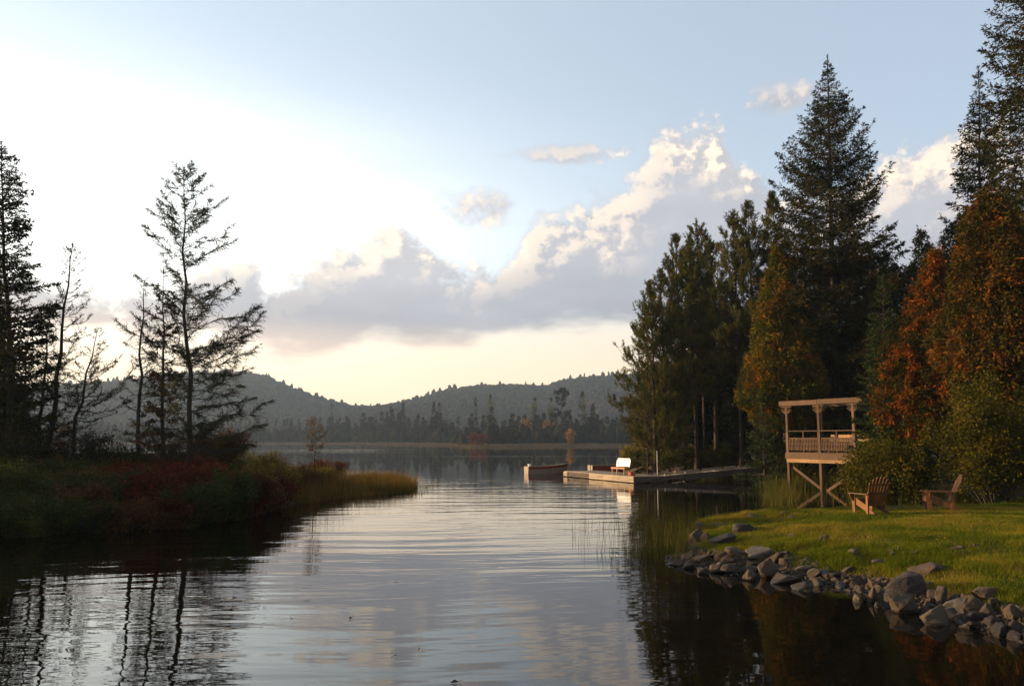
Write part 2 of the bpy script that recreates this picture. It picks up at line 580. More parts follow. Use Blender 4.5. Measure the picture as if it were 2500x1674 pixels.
M['redbush'] = foliage('red_shrub_leaves', [(0.1, (0.0320, 0.0126, 0.0075)), (0.5, (0.0922, 0.0218, 0.0107)), (0.85, (0.1722, 0.0413, 0.0149)), (1.0, (0.2460, 0.0861, 0.0235))], 0.3, 1.3)
M['brownbush'] = foliage('brown_shrub_leaves', [(0.1, (0.0425, 0.0238, 0.0122)), (0.6, (0.1203, 0.0594, 0.0221)), (1.0, (0.2405, 0.1123, 0.0306))], 0.3, 0.8)
M['yellowbush'] = foliage('yellowing_shrub_leaves', [(0.1, (0.0677, 0.0689, 0.0149)), (0.6, (0.1845, 0.1492, 0.0267)), (1.0, (0.3690, 0.2181, 0.0426))], 0.3, 0.8)
M['grass'] = foliage('lawn_grass', [(0.05, (0.0336, 0.0515, 0.0045)), (0.34, (0.0784, 0.1008, 0.0072)), (0.60, (0.1456, 0.1366, 0.0108)), (0.80, (0.2128, 0.1512, 0.0198)), (1.0, (0.3024, 0.1792, 0.0360))], 0.35, 0.55, 0.0, 0.45)
M['sedge'] = foliage('sedge', [(0.1, (0.060, 0.045, 0.010)), (0.5, (0.15, 0.090, 0.018)), (0.85, (0.26, 0.135, 0.028)), (1.0, (0.36, 0.17, 0.045))], 0.35, 0.6)
M['cedar_rust'] = foliage('browning_cedar_sprays', [(0.1, (0.0234, 0.0253, 0.0070)), (0.45, (0.0598, 0.0460, 0.0090)), (0.68, (0.1105, 0.0517, 0.0090)), (0.88, (0.2210, 0.0575, 0.0100)), (1.0, (0.3120, 0.0805, 0.0140))], 0.25, 1.1)
M['far_sedge'] = foliage('far_sedge_stems', [(0.1, (0.05, 0.034, 0.012)), (1.0, (0.13, 0.075, 0.022))], 0.2, 0.05)
M['reed'] = foliage('reeds', [(0.1, (0.0338, 0.0374, 0.0072)), (0.6, (0.0750, 0.0714, 0.0120)), (1.0, (0.1650, 0.1156, 0.0300))], 0.35, 0.7)
M['far_tree'] = foliage('far_conifers', [(0.1, (0.0068, 0.0074, 0.0048)), (0.6, (0.0146, 0.0132, 0.0073)), (0.92, (0.0267, 0.0183, 0.0098)), (1.0, (0.0583, 0.0239, 0.0098))], 0.1, 0.02)
M['far_gold'] = foliage('far_golden_leaves', [(0.1, (0.1800, 0.0960, 0.0180)), (1.0, (0.3600, 0.1920, 0.0300))], 0.3, 0.1)
M['hill_tree'] = foliage('hill_forest', [(0.1, (0.0096, 0.0106, 0.0082)), (0.6, (0.0196, 0.0171, 0.0123)), (0.9, (0.0371, 0.0217, 0.0144)), (1.0, (0.0698, 0.0264, 0.0180))], 0.1, 0.008)
M['bark'] = solid('conifer_bark', (0.0216, 0.0158, 0.0122), (0.0540, 0.0396, 0.0310), 5.0, (4, 4, 0.7), 0.9, 0.8, 0.03)
M['bark_pine'] = solid('pine_bark', (0.0167, 0.0097, 0.0066), (0.0514, 0.0287, 0.0188), 5.0, (3, 3, 0.8), 0.9, 0.8, 0.03)
M['twig'] = solid('dead_twigs', (0.0168, 0.0132, 0.0108), (0.0420, 0.0330, 0.0270), 5.0, (1, 1, 1), 0.9, 0.0)
M['wood'] = solid('weathered_timber', (0.0469, 0.0256, 0.0128), (0.1063, 0.0588, 0.0300), 9.0, (1, 1, 0.6), 0.85, 0.4, 0.006)
M['wood_warm'] = solid('newer_timber', (0.1469, 0.0792, 0.0324), (0.2376, 0.1346, 0.0612), 9.0, (1, 1, 0.6), 0.8, 0.3, 0.005)
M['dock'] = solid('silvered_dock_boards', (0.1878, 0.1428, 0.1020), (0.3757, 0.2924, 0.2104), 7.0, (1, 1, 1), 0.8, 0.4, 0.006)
M['dock_dark'] = solid('dark_dock_timber', (0.045, 0.032, 0.024), (0.11, 0.08, 0.06), 7.0, (1, 1, 1), 0.8, 0.4, 0.006)  # darker timber tone for floats, girders, posts and some dock boards
M['chair'] = solid('stained_cedar', (0.0680, 0.0245, 0.0059), (0.1680, 0.0648, 0.0156), 12.0, (1, 1, 0.5), 0.5, 0.25, 0.003)
M['white'] = solid('white_paint', (0.76, 0.74, 0.70), (0.84, 0.82, 0.78), 6.0, (1, 1, 1), 0.5, 0.05, 0.002, per_object=0.03)
M['brown_paint'] = solid('brown_paint', (0.20, 0.085, 0.04), (0.34, 0.15, 0.07), 6.0, (1, 1, 1), 0.6, 0.1, 0.003)
M['alu'] = solid('dull_aluminium', (0.1870, 0.1465, 0.1053), (0.2890, 0.2268, 0.1620), 3.0, (1, 1, 1), 0.45, 0.05, 0.003, metal=0.0, per_object=0.05)
M['red_paint'] = solid('dark_red_paint', (0.13, 0.018, 0.014), (0.24, 0.032, 0.024), 3.0, (1, 1, 1), 0.45, 0.03, 0.002, per_object=0.05)
M['red_tub'] = solid('red_tub', (0.22, 0.045, 0.025), (0.36, 0.08, 0.045), 3.0, (1, 1, 1), 0.6, 0.03, 0.002, per_object=0.05)
M['metal'] = solid('grey_steel', (0.16, 0.15, 0.15), (0.28, 0.27, 0.26), 4.0, (1, 1, 1), 0.5, 0.05, 0.002, metal=0.5)
M['rock_grey'] = solid('grey_rock', (0.0243, 0.0174, 0.0121), (0.0598, 0.0413, 0.0276), 5.0, (1, 1, 1.4), 0.85, 0.9, 0.03, 8.0, c2=(0.0798, 0.0546, 0.0357), wet=True)
M['rock_pink'] = solid('pinkish_rock', (0.0274, 0.0157, 0.0103), (0.0606, 0.0371, 0.0244), 5.0, (1, 1, 1.4), 0.85, 0.9, 0.03, 8.0, c2=(0.0743, 0.0502, 0.0331), wet=True)
M['rock_tan'] = solid('tan_rock', (0.0332, 0.0222, 0.0132), (0.0704, 0.0480, 0.0288), 5.0, (1, 1, 1.2), 0.85, 0.9, 0.03, 8.0, c2=(0.0860, 0.0622, 0.0389), wet=True)
M['rock_dark'] = solid('dark_slate', (0.0167, 0.0123, 0.0103), (0.0447, 0.0321, 0.0259), 5.0, (1, 1, 2), 0.8, 0.9, 0.03, 8.0, wet=True)
M['rock_white'] = solid('speckled_granite', (0.0245, 0.0199, 0.0176), (0.0819, 0.0668, 0.0558), 16.0, (1, 1, 1), 0.85, 0.7, 0.02, 6.0, c2=(0.1268, 0.1041, 0.0852), wet=True)
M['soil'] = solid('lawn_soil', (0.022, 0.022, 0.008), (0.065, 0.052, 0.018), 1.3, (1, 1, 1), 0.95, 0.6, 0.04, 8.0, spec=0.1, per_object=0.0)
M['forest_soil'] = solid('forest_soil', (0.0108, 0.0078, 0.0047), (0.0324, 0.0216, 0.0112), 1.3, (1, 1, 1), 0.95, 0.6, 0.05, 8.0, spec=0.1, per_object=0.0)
M['marsh'] = solid('marsh_soil', (0.020, 0.015, 0.009), (0.055, 0.036, 0.018), 1.0, (1, 1, 1), 0.95, 0.6, 0.05, 8.0, spec=0.1, per_object=0.0)
M['far_marsh'] = solid('far_sedge', (0.0243, 0.0147, 0.0052), (0.0589, 0.0329, 0.0122), 0.08, (1, 1, 1), 0.95, 0.0, spec=0.05, per_object=0.0)
M['hill'] = solid('hill_ground', (0.0144, 0.0122, 0.0095), (0.0344, 0.0243, 0.0175), 0.012, (1, 1, 1), 0.95, 0.0, spec=0.0, per_object=0.0)


def water_material():
    m, n, out = new_mat('lake_water')
    tc = n.node('ShaderNodeTexCoord')
    p = tc.outputs['Object']
    sp = n.node('ShaderNodeSeparateXYZ')
    n.put(sp.inputs[0], p)
    x, y, _ = sp.outputs
    # long low swells whose crests bow towards the far shore, finer ripples on top
    warp = n.noise(n.comb(n.m('MULTIPLY', x, 0.06), n.m('MULTIPLY', y, 0.06)), 1.0, 2.0, dim='2D')
    bow = n.m('ADD', n.m('MULTIPLY', n.m('MULTIPLY', x, x), 0.012), n.m('MULTIPLY', warp, 3.0))
    yy = n.m('ADD', y, bow)
    a = n.noise(n.comb(n.m('MULTIPLY', x, 0.11), n.m('MULTIPLY', yy, 0.95)), 1.0, 1.5, 0.45, dim='2D')
    b = n.noise(n.comb(n.m('MULTIPLY_ADD', y, 0.3, n.m('MULTIPLY', x, 0.55)), n.m('MULTIPLY', yy, 2.3)), 1.0, 2.0, 0.5, dim='2D')
    c = n.noise(n.comb(n.m('MULTIPLY', x, 3.2), n.m('MULTIPLY', y, 5.5)), 1.0, 2.0, 0.5, dim='2D')
    # calm lanes and breeze lanes across the lake, sheltered water under the right bank
    lane = n.ss(n.noise(n.comb(n.m('MULTIPLY', x, 0.012), n.m('MULTIPLY', y, 0.055)), 1.0, 3.0, 0.5, dim='2D'), 0.42, 0.62)
    streak = n.m('MULTIPLY_ADD', n.ss(n.noise(n.comb(n.m('MULTIPLY', x, 0.005), n.m('MULTIPLY', y, 0.05)), 1.0, 2.0, 0.4, dim='2D'), 0.55, 0.63), 1.0, n.m('MULTIPLY', lane, 0.12))
    shelter = n.ss(n.m('MULTIPLY_ADD', y, -0.16, x), 2.8, -1.5)
    near = n.ss(y, 90.0, 22.0)
    amp = n.m('MULTIPLY', n.m('MULTIPLY_ADD', shelter, 0.8, 0.2), n.m('MULTIPLY_ADD', near, 0.75, n.m('MULTIPLY', n.m('MULTIPLY', streak, n.ss(y, 90.0, 130.0)), 1.3)))
    z_ = lambda v: n.m('SUBTRACT', v, 0.5)
    h = n.m('ADD', n.m('MULTIPLY', z_(a), W_A), n.m('ADD', n.m('MULTIPLY', z_(b), W_B), n.m('MULTIPLY', z_(c), W_C)))
    h = n.m('MULTIPLY', h, amp)
    bp = n.node('ShaderNodeBump')
    bp.inputs['Strength'].default_value = 1.0
    bp.inputs['Distance'].default_value = 1.0
    n.put(bp.inputs['Height'], h)
    bs = n.node('ShaderNodeBsdfPrincipled')
    bs.inputs['Base Color'].default_value = (0.004, 0.003, 0.0015, 1)
    bs.inputs['Roughness'].default_value = 0.02
    bs.inputs['IOR'].default_value = 1.333
    n.put(bs.inputs['Normal'], bp.outputs[0])
    n.put(out.inputs[0], bs.outputs[0])
    return m


W_A, W_B, W_C = 0.024, 0.0085, 0.0012
M['water'] = water_material()


# ------------------------------------------------------------------ the setting: water, banks, far shore, hills, air
tag(link('water', mesh_data('water', [(-1800, -1500, 0), (1800, -1500, 0), (1800, 2300, 0), (-1800, 2300, 0)], [np.array([(0, 1, 2, 3)])], M['water'])), kind='structure')

RIGHT_BANK = [(7.6, 8.6), (6.75, 10.6), (6.35, 11.9), (6.05, 13.2), (6.0, 14.6), (5.55, 15.1), (4.9, 16.2), (4.2, 16.1), (3.55, 17.0), (3.7, 18.6), (4.3, 21.2),
              (4.7, 23.0), (5.6, 25.0), (7.1, 26.4), (8.8, 27.4), (11.0, 28.2), (13.5, 28.6), (16.5, 29.6), (18.5, 32.5), (19.6, 37.0), (19.5, 41.5), (18.6, 45.0), (17.2, 47.5), (16.0, 50.0),
              (15.2, 52.5), (13.0, 54.0), (11.2, 55.6), (9.6, 56.8), (9.0, 58.4), (8.6, 61.5), (9.6, 66.0), (13.0, 72.0), (24.0, 80.0), (48.0, 90.0), (90.0, 92.0), (90.0, 2.0), (12.0, 2.0)]
LEFT_BANK = [(-40, 18.0), (-24, 20.5), (-16, 21.6), (-13.6, 22.3), (-12.2, 22.9), (-10.8, 24.0), (-9.7, 24.6), (-9.0, 27.0), (-8.9, 30.5), (-8.4, 33.6), (-7.4, 36.7), (-6.2, 38.8), (-5.4, 40.6), (-5.5, 44.0),
             (-6.6, 50.0), (-8.6, 54.0), (-12.0, 58.0), (-17.0, 61.0), (-26.0, 63.0), (-44.0, 60.0), (-70.0, 52.0), (-90.0, 40.0), (-90.0, 10.0), (-60, 12.0)]
FAR_BANK = [(-900, 470), (-420, 505), (-275, 513), (-200, 505), (-144, 495), (-110, 470), (-75, 425), (-48, 388), (-30, 366), (-24, 330), (-21, 285), (-17.5, 264), (-8, 262), (8, 274), (26, 290), (52, 303), (90, 318), (200, 345),
            (600, 420), (1200, 500), (1200, 760), (-900, 760)]


def lawn_height(x, y):
    """ground height of the right bank"""
    d = sdf(RIGHT_BANK, x, y)
    lump = fbm(np.stack([x * 0.55, y * 0.55], -1), 4, 3) - 0.5
    z = 0.64 * (1.0 - np.exp(-np.maximum(d, 0) / 2.9)) + 0.10 * np.clip(d, 0, 0.5)
    slope = np.exp(-((d - 2.0) / 2.4) ** 2)
    z = z + lump * (0.24 * slope + 0.07) * np.clip(d * 2, 0, 1)
    far = np.clip((y - 40.0) / 16.0, 0, 1)
    z = z + far * (0.32 * (1 - np.exp(-np.maximum(d, 0) / 1.4)))
    return np.where(d > 0, z, np.maximum(d * 0.45, -0.6)), d


def marsh_height(x, y):
    d = sdf(LEFT_BANK, x, y)
    lump = fbm(np.stack([x * 0.5, y * 0.5], -1), 4, 9) - 0.5
    z = 0.36 * (1.0 - np.exp(-np.maximum(d, 0) / 3.0)) + lump * 0.18 * np.clip(d, 0, 1)
    return np.where(d > 0, z, np.maximum(d * 0.45, -0.5)), d


def far_height(x, y):
    d = sdf(FAR_BANK, x, y)
    return np.where(d > 0, 1.0 * (1 - np.exp(-np.maximum(d, 0) / 9.0)) + np.maximum(d - 30, 0) * 0.012, np.maximum(d * 0.1, -0.5)), d


def terrain(name, fn, x0, x1, y0, y1, step, mat, keep=-1.0, mask=None):
    nx, ny = int((x1 - x0) / step) + 1, int((y1 - y0) / step) + 1
    X, Y = np.meshgrid(np.linspace(x0, x1, nx), np.linspace(y0, y1, ny))
    Z, D = fn(X, Y)
    idx = np.arange(nx * ny).reshape(ny, nx)
    F = np.stack([idx[:-1, :-1], idx[:-1, 1:], idx[1:, 1:], idx[1:, :-1]], -1).reshape(-1, 4)
    ok = D.ravel()[F].max(1) > keep
    me = mesh_data(name, np.stack([X, Y, Z], -1), [F[ok]], mat, True)
    return tag(link(name, me), kind='structure')


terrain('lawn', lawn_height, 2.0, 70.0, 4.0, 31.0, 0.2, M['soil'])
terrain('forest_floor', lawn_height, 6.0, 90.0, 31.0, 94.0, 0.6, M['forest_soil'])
terrain('marsh_bank', marsh_height, -90.0, -3.0, 10.0, 66.0, 0.5, M['marsh'])
terrain('far_shore', far_height, -900.0, 1200.0, 250.0, 760.0, 6.0, M['far_marsh'], -8.0)


def at_ground(fn, x, y):
    z, _ = fn(np.array([float(x)]), np.array([float(y)]))
    return float(z[0])


# hills: a ridge line (photo pixels turned into metres at 1300 m) that falls towards the lake
RIDGE_PX = [(-1500, 930), (-700, 900), (-300, 930), (0, 962), (200, 944), (300, 926), (380, 916), (440, 912), (500, 908), (560, 904), (600, 903), (650, 913), (700, 936), (760, 959), (850, 982), (950, 990), (1000, 976), (1050, 958), (1100, 944), (1180, 936),
            (1260, 935), (1335, 939), (1360, 927), (1385, 921), (1440, 917), (1500, 914), (1560, 911), (1700, 900), (2000, 885), (2400, 900), (3000, 905), (4500, 930)]
_rx = np.array([P(a, b, 1300.0)[0] for a, b in RIDGE_PX])
_rz = np.array([P(a, b, 1300.0)[2] for a, b in RIDGE_PX]) - 7.0


def hill_height(x, y):
    r = np.interp(x, _rx, _rz)
    t = np.clip((y - 640.0) / 660.0, 0, 1)
    prof = t * t * (3 - 2 * t) * 0.55 + t * 0.45
    back = np.clip((y - 1300.0) / 700.0, 0, 1)
    n = fbm(np.stack([x / 190.0, y / 150.0], -1), 4, 21) - 0.5
    # spurs and hollows on the slope vanish at the ridge and at the foot
    return np.maximum(r * prof * (1 - 0.5 * back) + n * 46.0 * np.clip(4 * t * (1 - t), 0, 1) * (r / 120.0), 0.5) - 0.6, y * 0 + 1


terrain('hills', hill_height, -1500.0, 1560.0, 630.0, 2000.0, 18.0, M['hill'], -1.0)


def blob_forest(name, xy, z, hgt, rad, mat, label, cat):
    """many small uneven crowns as one mass: each a lumpy eight-sided double cone"""
    n = len(xy)
    k = 6
    a = np.arange(k) * 2 * np.pi / k
    g = rng
    lev = np.array([(0.10, 0.80), (0.48, 1.0), (0.84, 0.66)])
    rings = []
    for h, r in lev:
        rr = r * rad[:, None] * g.uniform(0.65, 1.25, (n, k))
        rings.append(np.stack([xy[:, :1] + rr * np.cos(a), xy[:, 1:] + rr * np.sin(a), z[:, None] + hgt[:, None] * (h + g.normal(0, 0.05, (n, k)))], -1))
    top = np.stack([xy[:, 0], xy[:, 1], z + hgt], -1)[:, None]
    V = np.concatenate(rings + [top], 1)
    m = 3 * k + 1
    i = np.arange(k)
    j = (i + 1) % k
    q = np.concatenate([np.stack([i, j, j + k, i + k], 1), np.stack([i + k, j + k, j + 2 * k, i + 2 * k], 1)])
    t = np.stack([i + 2 * k, j + 2 * k, np.full(k, 3 * k)], 1)
    off = (np.arange(n) * m)[:, None, None]
    me = mesh_data(name, V.reshape(-1, 3), [(q[None] + off).reshape(-1, 4), (t[None] + off).reshape(-1, 3)], mat)
    return tag(link(name, me), label, cat, kind='stuff')


_n = 21000
_hx = rng.uniform(-900, 900, _n)
_hy = rng.uniform(660, 1330, _n)
_hz, _ = hill_height(_hx, _hy)
_tall = rng.random(_n)
blob_forest('hill_forest', np.stack([_hx, _hy], 1), _hz, 3.5 + 4.2 * _tall ** 2 + 4.5 * (_tall > 0.97), 3.0 + 3.0 * rng.random(_n) - 1.6 * (_tall > 0.97), M['hill_tree'],
            'mixed forest covering the hazy hills beyond the lake', 'forest')

# the air between here and the hills
hz = MB().box((0, 960, 82.5), (3000, 2080, 169))
haze_mat, _nn, _oo = new_mat('haze')
_v = _nn.node('ShaderNodeVolumePrincipled')
_v.inputs['Color'].default_value = (0.58, 0.76, 1.0, 1)
_v.inputs['Density'].default_value = HAZE
_v.inputs['Anisotropy'].default_value = 0.2
_nn.put(_oo.inputs[1], _v.outputs[0])
tag(hz.build('haze', haze_mat), 'thin evening haze lying over the lake and the hills', 'haze', kind='stuff')


def hit(px, py, fn=None):
    """where a pixel's ray first meets the right bank (or the water)"""
    fn = fn or lawn_height
    o = P(px, py, 1.0) - np.array([0, 0, CAM_H])
    Y = np.linspace(7, 60, 2200)
    x, z = o[0] * Y, CAM_H + o[2] * Y
    g, _ = fn(x, Y)
    i = int(np.argmax(z <= np.maximum(g, 0.0)))
    return np.array([x[i], Y[i], max(float(g[i]), 0.0)])


# ------------------------------------------------------------------ trees and shrubs
def trunk_line(H, lean, wob, g, k=12, bow=(0, 0)):
    s = np.linspace(0, 1, k)
    w = g.normal(0, wob, (k, 2)) * (s * (1 - s) * 4)[:, None]
    p = np.stack([lean[0] * s + bow[0] * s * (1 - s) * 4 + w[:, 0], lean[1] * s + bow[1] * s * (1 - s) * 4 + w[:, 1], H * s], 1)
    return p


def along(line, s):
    k = len(line) - 1
    f = np.clip(s, 0, 1) * k
    i = np.minimum(f.astype(int), k - 1)
    w = (f - i)[:, None]
    return line[i] * (1 - w) + line[i + 1] * w


def whorl(g, H, line, clear, nb, rmax, prof, e0, e1, up, skew=(0, 0), k=7, rnd=(0.7, 1.12), tip=0.985, az=None, layers=0):
    """branch curves: e0/e1 slope at the crown's foot/top, up = how far the tips turn up; skew lengthens the branches on one side"""
    t = np.sort(g.random(nb)) ** 0.95
    if layers:
        t = np.clip((np.floor(t * layers) + 0.5) / layers + g.normal(0, 0.16 / layers, nb), 0, 1)
    h = clear + (tip - clear) * t
    L = rmax * prof(t) * g.uniform(*rnd, nb)
    a = np.arange(nb) * 2.39996 + g.normal(0, 0.35, nb) if az is None else az(nb)
    d = np.stack([np.cos(a), np.sin(a), np.zeros(nb)], 1)
    L = L * np.clip(1 + d[:, 0] * skew[0] + d[:, 1] * skew[1], 0.25, 2.0)
    sl = e0 + (e1 - e0) * t + g.normal(0, 0.10, nb)
    s = np.linspace(0, 1, k)
    upv = up * g.uniform(0.5, 1.4, nb)
    base = along(line, h)
    pts = base[:, None] + d[:, None] * (L[:, None] * s)[..., None]
    side = np.cross(d, (0, 0, 1.0))
    pts = pts + side[:, None] * (L[:, None] * (s * s) * g.normal(0, 0.09, (nb, 1)))[..., None]
    pts[..., 2] += L[:, None] * (sl[:, None] * s + upv[:, None] * s * s)
    return pts, L, t


def at_branch(pts, b, s):
    k = pts.shape[1] - 1
    f = np.clip(s, 0, 0.9999) * k
    i = f.astype(int)
    w = (f - i)[:, None]
    p = pts[b, i] * (1 - w) + pts[b, i + 1] * w
    tan = nrm(pts[b, i + 1] - pts[b, i])
    return p, tan


def join(parts):
    V, F, n = [], [], 0
    for v, f in parts:
        V.append(v)
        F.append(f + n)
        n += len(v)
    return np.concatenate(V), np.concatenate(F)


def wood_of(line, r0, pts, L, r_b, sides=7, r_tip=0.25):
    s = np.linspace(0, 1, len(line))
    flare = 1 + 0.5 * np.exp(-s * 30)
    tr = tubes(line[None], (r0 * (1 - s * 0.93) * flare)[None], sides)
    if pts is None:
        return tr
    rb = (r_b * (0.35 + 0.65 * L / max(L.max(), 1e-6)))[:, None] * np.linspace(1, r_tip, pts.shape[1])
    return join([tr, tubes(pts, rb, 3)])


def spray_tree(g, H, clear, rmax, nb, prof, e0, e1, up, lean=(0, 0), r0=0.2, per_m=7.0, tw=0.55, spread=0.95, leaf=(0.30, 0.085), n_leaf=4, hang=0.25, skew=(0, 0), s0=0.10, wob=0.05, twig_ang=1.0, rnd=(0.7, 1.12), layers=0):
    """spruce / fir: flat sprays of side twigs along drooping boughs"""
    line = trunk_line(H, lean, wob, g)
    pts, L, t = whorl(g, H, line, clear, nb, rmax, prof, e0, e1, up, skew, rnd=rnd, layers=layers)
    cnt = np.maximum((L * per_m * 2).astype(int), 4)
    b = np.repeat(np.arange(nb), cnt)
    s = s0 + (1 - s0) * g.random(len(b)) ** 0.85
    p, tan = at_branch(pts, b, s)
    side = nrm(np.cross(tan, (0, 0, 1.0))) * np.where(g.random(len(b)) < 0.5, 1, -1)[:, None]
    d = nrm(tan * math.cos(twig_ang) + side * math.sin(twig_ang) * spread + g.normal(0, 0.22, (len(b), 3)) + np.array([0, 0, -hang * 0.4]))
    ln = np.minimum(tw, 0.14 + 0.55 * (1 - s) * L[b]) * g.uniform(0.6, 1.2, len(b))
    q = np.repeat(np.arange(len(b)), n_leaf)
    f = np.tile(np.arange(n_leaf) / n_leaf, len(b)) + g.uniform(0, 0.25, len(q))
    C = p[q] + d[q] * (ln[q] * f)[:, None]
    C[:, 2] -= hang * 0.5 * ln[q] * f * f
    A = d[q] + g.normal(0, 0.42, (len(q), 3)) + np.array([0, 0, -hang])
    sz = g.uniform(0.65, 1.25, len(q)) * np.clip(0.55 + 0.5 * L[b][q] / rmax, 0.5, 1.0)
    # a leader of short shoots at the very top
    m = 40
    hs = 1 - g.random(m) * 0.06
    Ct = along(line, hs)
    At = g.normal(0, 0.6, (m, 3)) + np.array([0, 0, 0.7])
    crown = join([leaves(C, A, leaf[0] * sz, leaf[1] * sz, g), leaves(Ct, At, leaf[0] * 0.8, leaf[1] * 0.8, g)])
    return wood_of(line, r0, pts, L, 0.045), crown


def tuft_tree(g, H, clear, rmax, nb, prof, e0, e1, up, lean=(0, 0), r0=0.18, tufts=12, tuft=(0.24, 0.036), n_needle=16, skew=(0, 0), s0=0.35, r_b=0.04, wob=0.05, candle=1.0):
    """pine: bottle-brush tufts of long needles towards the ends of up-curved boughs"""
    line = trunk_line(H, lean, wob, g)
    pts, L, t = whorl(g, H, line, clear, nb, rmax, prof, e0, e1, up, skew)
    cnt = np.maximum((tufts * (0.08 + 0.92 * L / rmax)).astype(int), 2)
    b = np.repeat(np.arange(nb), cnt)
    s = s0 + (1 - s0) * g.random(len(b)) ** 0.7
    first = np.concatenate([[0], np.cumsum(cnt)[:-1]])
    s[first] = 1.0
    p, tan = at_branch(pts, b, s)
    off = g.normal(0, 1, (len(b), 3)) * np.array([1, 1, 0.6]) * (0.19 * L[b] * (1.05 - s * 0.75))[:, None]
    off[first] *= 0.1
    c = p + off
    axis = nrm(tan * 0.7 + nrm(off + 1e-6) * 0.35 + np.array([0, 0, 0.75]) + g.normal(0, 0.25, (len(b), 3)))
    q = np.repeat(np.arange(len(b)), n_needle)
    f = g.random(len(q))
    C = c[q] + axis[q] * ((f * 0.5 - 0.12) * candle)[:, None]
    A = axis[q] * 0.85 + g.normal(0, 0.48, (len(q), 3))
    lead = 130
    hs = 1 - g.random(lead) * 0.06
    crown = join([leaves(C, A, tuft[0] * g.uniform(0.7, 1.2, len(q)), tuft[1] * g.uniform(0.8, 1.3, len(q)), g),
                  leaves(along(line, hs), g.normal(0, 0.5, (lead, 3)) + np.array([0, 0, 0.7]), tuft[0], tuft[1], g)])
    twig_ok = off[:, 2] < 9
    tp = np.stack([p[twig_ok], (p + c)[twig_ok] / 2, c[twig_ok]], 1)
    wood = join([wood_of(line, r0, pts, L, r_b), tubes(tp, np.broadcast_to(np.array([0.014, 0.011, 0.007]), (len(tp), 3)), 3)])
    return wood, crown


def dense_tree(g, H, clear, rmax, prof, n_clump, lean=(0, 0), r0=0.18, n_leaf=11, leaf=(0.24, 0.085), lump=0.35, droop=0.35, depth=0.45, skew=(0, 0), fan=0.30):
    """arborvitae: a close conical crown of drooping fans with hollows between the boughs"""
    line = trunk_line(H, lean, 0.05, g)
    t = g.random(n_clump * 2) ** 1.25
    keep = g.random(n_clump * 2) < np.clip(prof(t) + 0.15, 0, 1)
    t = t[keep][:n_clump]
    n = len(t)
    a = g.uniform(0, 2 * np.pi, n)
    h = clear + (1 - clear) * t
    u = np.stack([np.cos(a) * 1.6 + 5, np.sin(a) * 1.6 + 5, h * H * 0.8], 1)
    lmp = fbm(u, 3, int(g.integers(1000)))
    hol = fbm(u * 2.1 + 9, 2, int(g.integers(1000)))
    R_ = rmax * prof(t) * (1 - lump * 0.5 + lump * 1.6 * (lmp - 0.35)) * (1 - depth * g.random(n) ** 2.2)
    R_ = R_ * np.clip(1 + np.cos(a) * skew[0] + np.sin(a) * skew[1], 0.3, 2)
    ok = hol > 0.30
    a, h, R_, t = a[ok], h[ok], R_[ok], t[ok]
    n = len(a)
    out = np.stack([np.cos(a), np.sin(a), np.zeros(n)], 1)
    C0 = along(line, h) + out * R_[:, None]
    C0[:, 2] += g.normal(0, 0.12, n)
    ax = nrm(out * 0.9 + np.array([0, 0, -droop]) + g.normal(0, 0.35, (n, 3)))
    q = np.repeat(np.arange(n), n_leaf)
    C = C0[q] + g.normal(0, fan * 0.33, (len(q), 3)) * np.array([1, 1, 1.2])
    A = ax[q] + g.normal(0, 0.55, (len(q), 3))
    sz = g.uniform(0.6, 1.25, len(q))
    crown = leaves(C, A, leaf[0] * sz, leaf[1] * sz, g)
    m = 70
    hs = clear + (0.95 - clear) * np.sort(g.random(m))
    aa = g.uniform(0, 6.28, m)
    base = along(line, hs)
    tipv = np.stack([np.cos(aa), np.sin(aa), np.full(m, 0.25)], 1) * (rmax * prof((hs - clear) / (1 - clear)) * 0.75)[:, None]
    pts = base[:, None] + tipv[:, None] * np.linspace(0, 1, 4)[None, :, None]
    return wood_of(line, r0, pts, np.full(m, 1.0), 0.03), crown


